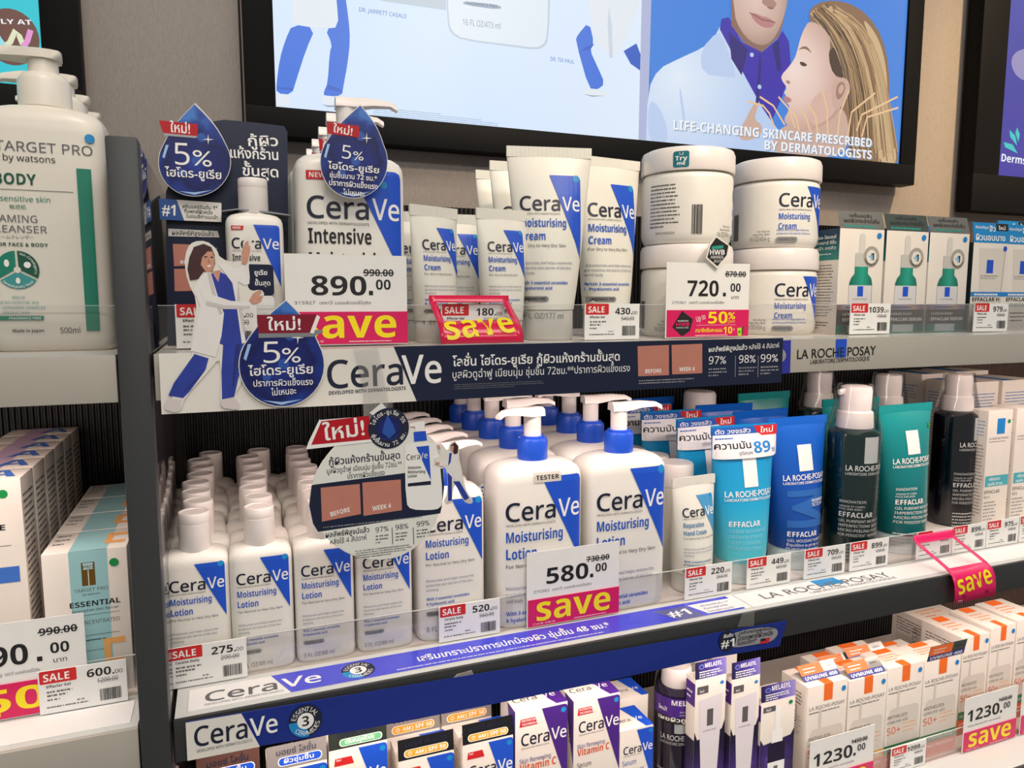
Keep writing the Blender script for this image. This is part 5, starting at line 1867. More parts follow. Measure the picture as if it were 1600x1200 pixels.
# --- shrink-wrapped pump bottles
def wrapped(label, loc, r, m, rz, spout, H=0.1515, drop=0.0):
    t = thing('wrapped_bottle', label, 'bottle', loc, rz, 'shrink-wrapped pump bottles')
    obj('body', loft('body', [(0, r * .9, r * .9, 2), (0.002, r * .97, r * .97, 2), (0.006, r, r, 2), (H - 0.006, r, r, 2), (H - 0.002, r * .97, r * .97, 2), (H, r * .86, r * .86, 2), (H + 0.004, r * .62, r * .62, 2)], m, 48), t)
    obj('collar', loft('collar', [(H + 0.003, r * .70, r * .70, 2), (H + 0.0045, r * .72, r * .72, 2), (H + 0.021, r * .68, r * .68, 2), (H + 0.023, r * .60, r * .60, 2)], CAPW, 36), t)
    c = r * .60
    obj('pump_head', loft('pump_head', [(H + 0.022, c * .92, c * .92, 2), (H + 0.025, c, c, 2), (H + 0.045, c * 1.02, c * 1.02, 2), (H + 0.0500, c * .95, c * .95, 2), (H + 0.0515, c * .7, c * .7, 2)], CAPW, 36), t)
    if spout:
        o = obj('spout', loft('spout', [(0, .0050, .0035, 2.5), (.010, .0048, .0032, 2.5), (.020, .0036, .0026, 2.5), (.0235, .0030, .0022, 2.5)], CAPW, 20), t, (0, 0, H + 0.0465))
        o.rotation_euler = (0, math.radians(96), spout)
    obj('shrink_wrap', loft('shrink_wrap', [(0.002, r * 1.03, r * 1.03, 2), (H * .5, r * 1.045, r * 1.04, 2), (H - 0.004, r * 1.04, r * 1.04, 2), (H + 0.006, r * .98, r * .96, 2.2), (H + 0.02, r * .86, r * .82, 2.3), (H + 0.036, r * .76, r * .72, 2.3), (H + 0.0525, r * .67, r * .65, 2.4)], WRAP, 40, top=False, bottom=False), t)
    p = Print()
    A = lambda deg: math.radians(deg) * r
    p.rect(A(-12), 0.117, A(26), 0.147, mat('pale_grey_print', (206, 210, 210), 0.45))
    p.text('LA ROCHE-POSAY', A(-50), 0.1085, 0.0062, WINK, 0.012, w=A(112), ft='n')
    p.text('LABORATOIRE DERMATOLOGIQUE', A(-50), 0.1035, 0.0030, WINK, 0.0, w=A(112))
    gel_lines(p, A(-60), 0.0545, A(125))
    p.v = [(x, y - drop, k) for x, y, k in p.v]
    me = p.wrap('front_print', r)
    obj('front_print', me, t)
    return t


GGRN = mat('dark_green_gel', (3, 40, 40), 0.12, coat=0.3)
GBLU = mat('blue_black_lotion', (7, 11, 24), 0.12, coat=0.3)
wrapped('dark green gel bottle with white pump in clear wrap above the 899 tag', (0.6760, 0.6390, ZM), 0.0285, GGRN, math.radians(-10), math.radians(185))
wrapped('blue-black lotion bottle in clear wrap beside the white cartons', (0.9120, 0.6920, ZM), 0.0270, GBLU, math.radians(10), 0)
wrapped('wrapped bottle with white cap behind the teal tube', (0.8230, 0.7250, ZM), 0.0270, GBLU, math.radians(0), 0)
wrapped('wrapped bottle with white cap behind the green gel bottle', (0.7630, 0.7850, ZM), 0.0270, GGRN, math.radians(0), 0)


# --- white cartons at the right end of the middle shelf
def eff_front(p, w, h):
    p.rect(w * .38, h * .80, w * .70, h * .93, CBLUE)
    p.text('LA ROCHE-POSAY', w * .08, h * .755, .0028, GREY, 0.0, w=w * .8)
    p.greek(w * .08, h * .735, w * .8, 1, .003, GREY, h=.0008)
    p.rect(w * .04, h * .36, w * .98, h * .45, mat('aqua_band', (70, 170, 185), 0.4))
    p.text('คลีนอาวว', w * .2, h * .41, .0040, WINK, 0.02)
    p.text('คุมมัน 8 ชม.', w * .16, h * .37, .0036, WINK, 0.02, w=w * .62)
    p.text('EFFACLAR', w * .04, h * .30, .0046, INK, 0.008, w=w * .62)
    p.text('K(+)', w * .04, h * .26, .0042, GREY, 0.0)
    p.greek(w * .04, h * .22, w * .55, 6, .0046, LGREY, h=.0018)
    p.oval(w * .86, h * .9, .0028, .0028, GDOT, 16)


def eff_side(p, w, h):
    p.greek(w * .1, h * .9, w * .8, 6, .0045, CBLUE, h=.0013, seed=2)
    p.greek(w * .1, h * .7, w * .8, 22, .0045, GREY, h=.0012, seed=4)


WG = 'white cartons at the right end of the middle shelf'
carton('cream_box', 'white carton with aqua band beside the blue-black bottle', 'box', 0.9180, 0.9640, 0.652, 0.026, ZM, 0.158, eff_front, eff_side, group=WG)
carton('cream_box', 'white carton with aqua band just right of the front carton', 'box', 0.9720, 1.0180, 0.652, 0.038, ZM, 0.158, eff_front, eff_side, group=WG)
carton('cream_box', 'white carton with aqua band at the right frame edge', 'box', 1.0280, 1.0740, 0.646, 0.038, ZM, 0.150, eff_front, eff_side, group=WG)
for i, (x, y, d, h) in enumerate(((0.965, 0.725, 0.06, 0.185), (1.045, 0.725, 0.075, 0.185), (0.975, 0.800, 0.06, 0.190), (1.060, 0.810, 0.06, 0.190))):
    carton('cream_box', f'large white carton with printed side, {ORD[i + 1]} behind the aqua band cartons', 'box', x, x + 0.072, y, d, ZM, h, eff_side, eff_side, lambda p, w, h2: p.rect(w * .1, 0, w * .4, h2, CBLUE), group=WG)
# ------------------------------------------------------------------ bottom shelf
def span(uL, vL, uR, vR, Y):
    a, b = XZ(uL, vL, Y), XZ(uR, vR, Y)
    return a[0], b[0], (a[1] + b[1]) / 2


PURP = mat('purple_ink', (74, 34, 132), 0.4)
VORG = mat('vitamin_orange', (222, 88, 40), 0.45)
AMOR = mat('am_orange', (240, 164, 50), 0.4)
DKFLAP = mat('dark_gloss_flap', (34, 34, 38), 0.12, metal=0.3)
BRFLAP = mat('brown_gloss_flap', (112, 78, 70), 0.15, metal=0.4)
SVFLAP = mat('silver_gloss_flap', (178, 172, 168), 0.15, metal=0.5)
GNFLAP = mat('green_dark_flap', (52, 58, 52), 0.15, metal=0.3)
MINT = mat('mint_pill', (96, 176, 120), 0.4)


def cvbox_front(title, tri=BLUE, red=None, extra=None):
    def fn(p, w, h):
        zt = h - 0.002
        cv_label(p, 0.0, zt, w, (), '', tri=tri, skin='', pill=False, body=False, dot=False, tx=.50, th=1.55, logo=-0.62, dx=.08)
        p.oval(w * .92, h - w * .14, w * .05, w * .05, SKY, 18)
        if red:
            p.poly([(w * .08, h - w * .30), (w * .42, h - w * .30), (w * .38, h - w * .16), (w * .10, h - w * .16)], RED)
            for i, s in enumerate(red):
                p.text(s, w * .12, h - w * (.215 + .065 * i), w * .04, WINK, 0.02)
        z = h - w * .98
        for s, hh, m, b in title:
            p.text(s, w * .08, z, w * hh, m, b, sx=.74)
            z -= w * hh * 1.75
    return fn


def cvbox_top(tri):
    def fn(p, w, d):
        p.poly([(w * .52, d), (w, d), (w, d * .0), (w * .78, 0)], tri)
        p.text('Cera', w * .08, d * .35, w * .15, NAVY, 0.004, w=w * .45)
        p.text('Ve', w * .63, d * .35, w * .15, WINK, 0.004, w=w * .26)
    return fn


def lotion_flap(kind):
    def fn(p, x0, x1, L):
        w = x1 - x0
        if kind == 'am':
            p.text('มอยซ์ กันแดด', x0 + w * .13, L * .62, w * .085, NAVY, 0.015, w=w * .74)
            p.rrect(x0 + w * .1, L * .10, x1 - w * .1, L * .48, L * .18, WINK)
            p.rrect(x0 + w * .115, L * .125, x1 - w * .115, L * .455, L * .16, AMOR)
            p.text('AM', x0 + w * .30, L * .20, L * .17, WINK, 0.015, w=w * .15)
            p.oval(x0 + w * .21, L * .29, L * .09, L * .09, WINK, 14)
            p.oval(x0 + w * .21, L * .29, L * .06, L * .06, AMOR, 14)
            p.text(') SPF 50', x0 + w * .47, L * .20, L * .19, WINK, 0.015, w=w * .38)
        else:
            pill, s, ink = kind
            p.text('มอยซ์ โลชั่น', x0 + w * .16, L * .58, w * .10, ink, 0.01, w=w * .66)
            p.rrect(x0 + w * .18, L * .10, x1 - w * .08, L * .48, L * .17, WINK)
            p.rrect(x0 + w * .195, L * .13, x1 - w * .095, L * .45, L * .15, pill)
            p.text(s, x0 + w * .28, L * .22, w * .075, WINK, 0.02, w=w * .5)
    return fn


CG = 'lotion cartons with glossy header flaps'
YF = 0.606


def flap_box(label, uL, vL, uR, vR, rise, flap, kind, Y=YF, title=None, dz=0.0, body=True):
    x0, x1, z = span(uL, vL, uR, vR, Y)
    h = z - rise - ZB
    t = carton('lotion_box', label, 'box', x0, x1, Y, 0.034, ZB, h, title, (lambda p, w, hh: p.greek(w * .1, hh * .9, w * .8, 14, .005, GREY, h=.0012)), cvbox_top(BLUE), group=CG)
    flap_card(t, 'header_flap', 0, x1 - x0, h, rise, 0.002, flap, lotion_flap(kind))
    return t


lot = cvbox_front((('Moisturising', .1, TBLUE, .015), ('Lotion', .1, TBLUE, .015)), red=('ใหม่', ''))
flap_box('lotion carton with brown glossy flap nearest the post on the bottom shelf', 306, 1188, 405, 1167, 0.022, BRFLAP, (BLUE, 'ผิวชุ่มชื้น', NAVY), title=lot)
flap_box('lotion carton with silver flap and blue pill on the bottom shelf', 416, 1168, 510, 1155, 0.020, SVFLAP, (BLUE, 'ผิวชุ่มชื้น', NAVY), title=lot)
flap_box('lotion carton with dark flap and mint green pill', 513, 1143, 604, 1128.6, 0.017, GNFLAP, (MINT, 'ปรับสมดุลผิวมัน', NAVY), title=lot)
flap_box('sunscreen lotion carton with dark AM SPF 50 flap, left of the front pair', 622, 1160, 709, 1141, 0.0185, DKFLAP, 'am', title=lot)
flap_box('sunscreen lotion carton with dark AM SPF 50 flap next to the vitamin C box', 723, 1134, 802, 1120, 0.0185, DKFLAP, 'am', title=lot)
flap_box('sunscreen lotion carton with silver AM SPF 50 flap, left one at the back', 603, 1122, 687, 1106, 0.0205, SVFLAP, 'am', Y=0.655)
flap_box('sunscreen lotion carton with silver AM SPF 50 flap, right one at the back', 690, 1104, 768, 1088, 0.0205, SVFLAP, 'am', Y=0.655)
vit = cvbox_front((('Skin Renewing', .085, PURP, .008), ('Vitamin C', .14, VORG, .02), ('Serum', .1, NAVY, .0)), PURP, ('PATENTED', 'TECHNOLOGY'))
for a, lb in (((805, 1112, 887, 1096), 'white and purple vitamin C carton beside the SPF flaps'), ((896.6, 1097.5, 968.8, 1080), 'white and purple vitamin C carton, the taller right one')):
    x0, x1, z = span(*a, YF)
    carton('serum_box', lb, 'box', x0, x1, YF, 0.040, ZB, z - ZB, vit, (lambda p, w, h: (p.poly([(w * .5, h), (w, h), (w, h * .6)], PURP), p.text('CeraVe', w * .75, h * .86, .005, NAVY, 0.0, rot=-math.pi / 2))), cvbox_top(PURP), group='white and purple vitamin C cartons')
x0, x1, z = span(968.8, 1143, 1017, 1133, YF)
carton('serum_box', 'small white and blue hydrating serum carton right of the vitamin C boxes', 'box', x0, x1 + 0.003, YF, 0.038, ZB, z - ZB, cvbox_front((('Sérum', .14, TBLUE, .0), ('hydratant', .14, TBLUE, .0)), BLUE), None, cvbox_top(BLUE))
x0, x1, z = span(925, 1085, 972, 1075, 0.66)
carton('serum_box', 'white and blue serum carton hidden behind the small serum carton', 'box', x0 + .03, x1 + .03, 0.655, 0.038, ZB, z - ZB - .01, None, None, cvbox_top(BLUE))
x0, x1, z = span(662, 1085, 722, 1075, 0.70)
carton('lotion_box', 'white carton with red tab at the back behind the SPF cartons', 'box', x0 + .03, x1 + .03, 0.700, 0.034, ZB, z - ZB - .005, cvbox_front((), BLUE, ('PATENTED', 'TECHNOLOGY')))

# dark boxes and violet bottle
VIO = mat('violet_black_bottle', (30, 18, 52), 0.15, coat=0.4)
BURST = gradient('violet_burst', [(0, (110, 70, 170)), (0.3, (60, 34, 112)), (0.8, (22, 16, 48))], lo=0.0, hi=0.045, radial=(0.020, 0, 0.055), rough=0.35, noise=0.7, nscale=160)
HEADV = gradient('violet_header', [(0, (30, 24, 60)), (0.5, (78, 66, 160)), (1, (150, 140, 205))], axis=0, lo=0, hi=0.045, rough=0.35)


def melasyl_head(p, x0, x1, L):
    w = x1 - x0
    p.text('MELASYL', x0 + w * .30, L * .62, w * .12, WINK, 0.02, w=w * .55)
    p.oval(x0 + w * .19, L * .70, w * .08, L * .15, mat('pale_violet', (130, 150, 230), .4), 16)
    p.oval(x0 + w * .19, L * .70, w * .06, L * .11, mat('violet_mid', (60, 50, 130), .4), 16)
    p.greek(x0 + w * .12, L * .36, w * .8, 3, L * .14, WINK, h=L * .07)


def mela_front(kind):
    def fn(p, w, h):
        p.poly([(0, 0), (w, 0), (w, h * .70), (w * .9, h * .64), (w * .1, h * .60), (0, h * .66)], BURST)
        p.rect(w * .06, h * .90, w * .42, h * .95, mat('grey_tab', (90, 88, 92), 0.4))
        p.text('ใหม่!', w * .14, h * .91, w * .06, WINK, 0.02)
        if kind == 'tube':
            p.poly([(w * .12, h * .86), (w * .9, h * .88), (w * .72, h * .12), (w * .30, h * .12)], mat('printed_white_tube', (226, 220, 226), 0.4))
            p.rect(w * .40, h * .68, w * .60, h * .79, mat('grey_tab', (90, 88, 92), 0.4))
            p.text('LA ROCHE-POSAY', w * .5, h * .645, .0016, INK, 0.0, al='c', w=w * .44)
            p.rect(0, 0, w, h * .11, mat('dark_base_band', (24, 22, 26), 0.4))
            p.text('LA ROCHE-POSAY', w * .2, h * .04, .003, WINK, 0.0, w=w * .66)
        else:
            p.rect(w * .42, h * .72, w * .58, h * .93, WINK)
            p.rect(w * .33, h * .60, w * .66, h * .72, WINK)
            p.rrect(w * .24, h * .10, w * .74, h * .60, w * .1, VIO)
            p.rect(w * .24, h * .14, w * .74, h * .42, WINK)
            p.rect(w * .42, h * .28, w * .54, h * .38, GREY)
        p.oval(w * .86, h * .95, w * .06, w * .05, CBLUE if kind == 'tube' else GDOT, 16)
    return fn


vside = lambda p, w, h: (p.rect(0, 0, w, h * .6, BURST), p.rect(0, h * .82, w, h * .97, PURP), p.greek(w * .1, h * .9, w * .7, 2, .006, WINK, h=.002))
for a, k, lb in (((1087, 1063, 1135, 1052), 'tube', 'violet and white tube carton beside the violet bottle'), ((1144, 1063, 1188, 1052), 'tube', 'violet and white tube carton with green dot, second'), ((1190, 1098, 1243, 1087), 'drop', 'violet carton with white dropper picture left of the sunscreen boxes')):
    x0, x1, z = span(*a, YF)
    t = carton('tube_box' if k == 'tube' else 'serum_box', lb, 'box', x0, x1, YF, 0.016 if k == 'tube' else 0.030, ZB, z - ZB, mela_front(k), vside, group='violet pharmacy cartons')
    flap_card(t, 'header_flap', 0, x1 - x0, z - ZB, 0.018, 0.001, HEADV, melasyl_head)
x0, x1, z = span(1030, 1060, 1078, 1050, 0.635)
vb = wrapped('violet bottle with white cap and printed collar on the bottom shelf', (0.4485, 0.6490, ZB), 0.0235, VIO, math.radians(-25), 0, 0.141, 0.0195)
vb.location.z = ZB
p = Print()
A = lambda d: math.radians(d) * 0.0240
p.rect(A(-75), 0.128, A(75), 0.154, PURP)
p.rect(A(-75), 0.1255, A(75), 0.133, INK)
p.text('MELASYL', A(-20), 0.1465, .0055, WINK, 0.02, w=A(80))
p.text('ใหม่!', A(-55), 0.1385, .0042, WINK, 0.02)
p.text('เผยผิวถูกกระ', A(-55), 0.1280, .0046, WINK, 0.03, w=A(115))
p.greek(A(0), 0.1385, A(70), 2, .0035, LGREY, h=.0016)
p.v = [(x, y - 0.0165, k) for x, y, k in p.v]
me = p.wrap('printed_collar', 0.0240, 0.0012)
obj('printed_collar', me, vb)
DARKC = mat('black_violet_carton', (22, 18, 28), 0.3)
carton('cream_box', 'black carton with silver lettering behind the violet bottle', 'box', vb.location.x - 0.074, vb.location.x - 0.030, 0.700, 0.05, ZB, 0.150, lambda p, w, h: (p.text('Pure', w * .1, h * .86, .006, LGREY, 0.0), p.text('LA ROCHE-POSAY', w * .1, h * .72, .003, LGREY, 0.0)), None, None, m=DARKC)
for i in range(2):
    x0, x1, z = span(1087 + 57 * i, 1063, 1135 + 53 * i, 1052, YF)
    carton('tube_box', f'violet and white tube carton behind the {("first", "second")[i]} one', 'box', x0 + .045, x1 + .045, 0.700, 0.036, ZB, z - ZB + .004, None, vside, None, group='violet pharmacy cartons')


# sunscreen cartons
def sun_front(kind):
    def fn(p, w, h):
        p.rect(w * .40, h - .020, w * .62, h, ORANGE)
        p.text('LA ROCHE-POSAY', w * .05, h - .0285, .0042, GREY, 0.0, w=w * .9)
        p.greek(w * .05, h - .0325, w * .9, 1, .003, GREY, h=.0013)
        p.rrect(w * .10, h * .16, w * .92, h * .60, .006, mat('pale_panel', (214, 206, 196), 0.4))
        p.rect(w * .30, h * .60, w * .36, h * .78, mat('pale_panel', (214, 206, 196), 0.4))
        p.text('ANTHELIOS', w * .05, h * .50, .0040, INK, 0.01, w=w * .56)
        p.text('UVMUNE 400', w * .05, h * .45, .0036, GREY, 0.0, w=w * .58)
        p.text('50+', w * .05, h * .345, .0090, VORG, 0.01, w=w * .38)
        p.greek(w * .5, h * .42, w * .42, 3, .005, mat('pale_orange', (240, 170, 120), .5), h=.0014)
        p.rect(0, h * .15, w, h * .24, mat('oil_green', (40, 120, 70), 0.4) if kind else mat('amber_band', (226, 170, 60), 0.4))
        p.rect(0, 0, w, h * .155, VORG)
        p.text('OIL CONTROL FLUID' if kind else 'INVISIBLE FLUID', w * .05, h * .18, .0036, WINK, 0.0, w=w * .85)
        p.text('ULTIMATE PROTECTION', w * .05, h * .10, .0034, WINK, 0.0, w=w * .88)
        p.oval(w * .90, h - .010, .0032, .0032, CBLUE, 16)
    return fn


def sun_side(p, w, h):
    p.text('0.53+', w * .62, h * .62, .008, GREY, 0.0, rot=math.pi / 2)
    p.barcode(w * .3, h * .4, w * .2, h * .12, INK, 4)
    p.greek(w * .12, h * .9, w * .75, 5, .0042, INK, h=.0014, seed=8)
    p.greek(w * .12, h * .68, w * .7, 8, .0035, GREY, h=.001, seed=9)
    p.rect(0, 0, w, h * .16, mat('amber_band', (226, 170, 60), 0.4))


def sun_top(p, w, d):
    p.rect(w * .40, 0, w * .62, d * .28, ORANGE)
    p.rect(w * .30, d * .75, w * .72, d * .98, ORANGE)
    p.greek(w * .2, d * .6, w * .6, 3, d * .12, mat('pale_orange', (240, 170, 120), .5), h=d * .05)


def uv_flap(p, x0, x1, L):
    w = x1 - x0
    p.rect(x0, L * .35, x0 + w * .62, L, ORANGE)
    p.rect(x0, 0, x1, L * .36, DBLUE)
    p.text('UVMUNE 400', x0 + w * .06, L * .07, L * .2, WINK, 0.02, w=w * .88)
    p.text('UVA', x0 + w * .70, L * .6, L * .16, INK, 0.01, w=w * .2)
    p.greek(x0 + w * .1, L * .7, w * .4, 2, L * .2, WINK, h=L * .06)


SG = 'orange-marked sunscreen cartons'
for a, k, lb, fl in (((1263, 1075, 1325, 1060), 0, 'sunscreen carton behind the left 1230 card', 1), ((1327, 1064, 1387, 1051), 0, 'sunscreen carton second from the left with bent flap', 2), ((1388, 1047, 1444, 1031), 1, 'sunscreen carton with green band, third from the left', 0), ((1445, 1036, 1502, 1020), 1, 'sunscreen carton with green band and dark raised flap', 3)):
    x0, x1, z = span(*a, YF)
    t = carton('sunscreen_box', lb, 'box', x0, x1, YF, 0.042, ZB, z - ZB, sun_front(k), sun_side, sun_top, group=SG)
    if fl == 3:
        flap_card(t, 'raised_flap', 0.004, x1 - x0 + .004, z - ZB, 0.020, -0.004, SVD, uv_flap)
    elif fl:
        g = flap_card(t, 'raised_flap', 0.004, (x1 - x0) * .98, z - ZB + 0.0005, 0.0130, 0.013, SVF, uv_flap, y=0.010 if fl == 1 else 0.002)
for i, (a, lb) in enumerate((((1290, 1041, 1345, 1026), 'sunscreen carton with orange flap in the second row, left'), ((1330, 1026, 1388, 1012), 'sunscreen carton with orange flap in the second row, right'), ((1400, 1022, 1450, 1010), 'sunscreen carton with plain top in the second row'))):
    x0, x1, z = span(*a, 0.655)
    t = carton('sunscreen_box', lb, 'box', x0, x1, 0.655, 0.042, ZB, z - ZB - .008, sun_front(0), sun_side, sun_top, group=SG)
    if i < 2:
        flap_card(t, 'raised_flap', 0.0, x1 - x0, z - ZB - .008, 0.012, 0.012, SVF, uv_flap)
for a, Y, lb in (((1505, 1000, 1547, 986), 0.625, 'taller sunscreen carton behind the right 1230 card'), ((1549, 984, 1588, 972), 0.625, 'taller sunscreen carton second from the right edge'), ((1590, 972, 1632, 959), 0.625, 'taller sunscreen carton cut by the right frame edge')):
    x0, x1, z = span(*a, Y)
    carton('sunscreen_box', lb, 'box', x0, x1, Y, 0.060, ZB, z - ZB, sun_front(1), sun_side, sun_top, group=SG)
x0, x1, z = span(1461, 980, 1504, 968, 0.70)
carton('sunscreen_box', 'taller sunscreen carton with printed side at the back', 'box', x0, x1 + .02, 0.700, 0.07, ZB, z - ZB, None, sun_side, sun_top, group=SG)

# price cards and tag of the bottom shelf
for uL, vL, uR, vR, lb in ((1265, 1152, 1364, 1130, 'promotion card reading 1230 at the left sunscreen cartons'), (1507, 1092, 1588, 1066, 'promotion card reading 1230 at the right sunscreen cartons'), (1597, 1066, 1668, 1044, 'promotion card cut by the right frame edge on the bottom shelf')):
    x0, x1, z = span(uL, vL, uR, vR, TY)
    save_card(x0, ZB, '1230', '00', '1450.00', lb, 'save', small='Anthelios UVMune Fluid SPF50+')
x0, x1, z = span(1393, 1171, 1448, 1160, TY)
price_tag(x0, ZB, '1099', '1400.00', 'small sale price tag reading 1099 on the bottom shelf', seed=21)
# ------------------------------------------------------------------ shelves left of the post
FOAMW = mat('cream_white_bottle', (228, 222, 210), 0.35, var=0.02, vscale=50)
GREENB = mat('label_green', (16, 128, 104), 0.45)
DGREEN = mat('label_dark_green', (8, 84, 62), 0.45)
LTEAL = mat('label_teal', (60, 152, 150), 0.45)


def foam_bottle_label(p):
    p.text('TARGET PRO', 0.0320, 0.1385, 0.0066, GREY, 0.0, al='r', w=0.0585)
    p.text('by watsons', 0.0088, 0.1318, 0.0044, INK, 0.006, w=0.0310, al='r')
    p.text('BODY', -0.0035, 0.1160, 0.0074, DGREEN, 0.03, al='r', w=0.0250)
    p.rect(-0.036, 0.1122, 0.0186, 0.1126, GREY)
    p.text('For sensitive skin', 0.0042, 0.1045, 0.0036, GREENB, 0.008, al='r', w=0.0385)
    p.text('敏感肌', -0.0205, 0.0995, 0.0024, GREENB, 0.0)
    p.text('FOAMING', -0.0045, 0.0903, 0.0048, GREY, 0.008, al='r', w=0.0310)
    p.text('CLEANSER', 0.0010, 0.0832, 0.0048, GREY, 0.008, al='r', w=0.0355)
    p.text('フォームクレンザー', -0.0075, 0.0790, 0.0020, GREY, 0.008, al='r')
    p.text('FOR FACE & BODY', 0.0010, 0.0738, 0.0024, DGREEN, 0.02, al='r', w=0.0320)
    cx, cy, r = -0.0185, 0.0575, 0.0132
    for a0, m in ((92, GREENB), (-28, DGREEN), (212, LTEAL)):
        p.poly([(cx + .001 * math.cos(math.radians(a0 + 60)), cy + .001 * math.sin(math.radians(a0 + 60)))] + [(cx + r * math.cos(math.radians(a0 + d)), cy + r * math.sin(math.radians(a0 + d))) for d in range(2, 119, 6)], m)
    p.oval(cx, cy, .0022, .0022, FOAMW, 16)
    p.oval(cx - .0062, cy + .0045, .0016, .0026, WINK, 12)
    p.oval(cx + .0062, cy + .0035, .0022, .0022, WINK, 12)
    p.oval(cx, cy - .0075, .0014, .0022, WINK, 12)
    p.arc_text('Non-Comedogenic', cx, cy, r * .80, .0016, WINK, 32, 95, 0.0)
    p.arc_text('Dermatologically Tested', cx, cy, r * .95, .0016, WINK, 270, 95, 0.0, inner=True)
    for i, s in enumerate(('BIELIX', 'MICRO-SOOTHE 365', 'CERAMIDE COMPLEX', 'URSOLIC-HYA')):
        p.text(s, -0.0030 - (.012, .004, .0, .010)[i], 0.0375 - i * .0036, 0.0019, LTEAL, 0.01, al='r')
    p.rect(-0.038, 0.0225, -0.0045, 0.0255, GREENB)
    p.text('FRAGRANCE FREE', -0.0062, 0.0230, 0.0017, WINK, 0.01, al='r')
    p.text('Made in Japan', -0.0050, 0.0140, 0.0022, INK, 0.02, al='r', w=.019)
    p.text('500ml', 0.0050, 0.0130, 0.0040, INK, 0.0, w=0.0125)
    p.poly([(0.0215, 0.1290), (0.0305, 0.1290), (0.0300, 0.0145), (0.0215, 0.0145)], GREENB)
    p.oval(0.0308, 0.1502, 0.0031, 0.0031, SKY, 20)


def foam_bottle(loc, label, lab):
    t = thing('cleanser_bottle', label, 'bottle', loc, 0, 'large foaming cleanser pump bottles')
    hw, hd, h = 0.0395, 0.030, 0.1735
    secs = bottle_secs(hw, hd, h, 0.0165, 6.0)
    obj('body', loft('body', secs, FOAMW, 56), t)
    if lab:
        p = Print()
        foam_bottle_label(p)
        obj('front_label', p.mesh('front_label', surf=front_of(secs, 56), off=0.0003, cuts=[a for a, b in ring(hw, hd, 6.0, 56) if b < 0], zs=[q[0] for q in secs[3:-1]]), t)
    z = h - .0005
    obj('collar', loft('collar', [(z, .0160, .0160, 2), (z + .001, .0171, .0171, 2), (z + .0195, .0169, .0169, 2), (z + .0215, .0158, .0158, 2), (z + .0245, .0135, .0135, 2), (z + .0245, .009, .009, 2)], FOAMW, 40), t)
    obj('stem', loft('stem', [(z + .024, .0098, .0098, 2), (z + .036, .0096, .0096, 2)], FOAMW, 32), t)
    v, f = [], []
    prof = [(.0118, .004), (.0105, .0080), (.006, .0108), (.0, .0118), (-.012, .0105), (-.026, .0072), (-.038, .0050), (-.044, .0036)]
    for i, (x, hw2) in enumerate(prof):
        top = z + .0420 - (0.0 if i < 6 else (i - 5) * .0022)
        bot = min(z + .0350, top - .004) + (.001 if i == 0 else 0)
        v += [(x, -hw2, bot), (x, hw2, bot), (x, hw2, top - .0015), (x, hw2 * .7, top), (x, -hw2 * .7, top), (x, -hw2, top - .0015)]
    for i in range(len(prof) - 1):
        for j in range(6):
            a, b = i * 6 + j, i * 6 + (j + 1) % 6
            f.append((a, b, b + 6, a + 6))
    f += [tuple(reversed(range(6))), tuple(range((len(prof) - 1) * 6, len(prof) * 6))]
    obj('pump_head', mesh('pump_head', v, f, FOAMW, smooth=55), t)
    return t


for r in range(4):
    foam_bottle((-0.1135, 0.6400 + r * 0.0630, ZT), ('large cream-white foaming cleanser bottle at the front left of the post' if r == 0 else f'large foaming cleanser bottle, {ORD[r]} in the row behind the front one'), r == 0)

# cream cartons
PALEB = mat('pale_aqua_band', (150, 196, 200), 0.45)
APRI = mat('apricot_print', (232, 168, 98), 0.45)
GOLDP = mat('gold_print', (120, 92, 40), 0.35, metal=0.5)
LILAC = mat('lilac_band', (202, 176, 206), 0.45)


def ess_front(p, w, h):
    p.rect(w * .31, 0, w * .76, h, PALEB)
    p.rect(w * .45, h - .0270, w * .61, h - .0090, GOLDP)
    p.rect(w * .47, h - .0145, w * .59, h - .0095, mat('pale_aqua_band2', (168, 204, 206), 0.45))
    p.rect(w * .525, h - .0270, w * .535, h - .0150, CARTON)
    p.text('PRO', w * .53, h - .0138, .0026, GOLDP, 0.01, al='c')
    p.text('TARGET PRO', w * .55, h - .0315, .0026, GREY, 0.0, al='c', w=w * .40)
    p.text('by watsons', w * .55, h - .0345, .0016, INK, 0.01, al='c')
    p.text('ESSENTIAL', w * .59, h - .0430, .0040, INK, 0.03, al='c', w=w * .60)
    p.text('Strengthen Skin Barrier', w * .59, h - .0470, .0019, INK, 0.0, al='c', w=w * .56)
    p.rect(w * .3, h - .0500, w * .88, h - .0497, INK)
    p.text('CONCENTRATED', w * .87, h - .0570, .0030, GREY, 0.0, al='r', w=w * .52)
    p.rect(w * .3, h - .0660, w * .86, h - .0657, INK)
    p.greek(w * .35, h - .0700, w * .4, 1, .003, INK, h=.0008)
    p.rect(w * .3, h - .0780, w * .7, h - .0777, INK)
    for a, b, c, d in ((.66, .0745, .92, .0700), (.66, .0900, .74, .0700), (.66, .0900, .90, .0855)):
        p.rect(w * a, h - b, w * c, h - d, APRI)
    p.oval(w * .84, h - .0110, .0032, .0032, GDOT, 18)


def ess_top(p, w, d):
    p.rect(w * .31, 0, w * .76, d, PALEB)
    for a, b, c, e in ((.70, .25, .95, .37), (.70, .25, .78, .75), (.70, .63, .95, .75)):
        p.rect(w * a, d * b, w * c, d * e, APRI)
    p.greek(w * .06, d * .8, w * .2, 3, d * .2, GREY, h=d * .04)


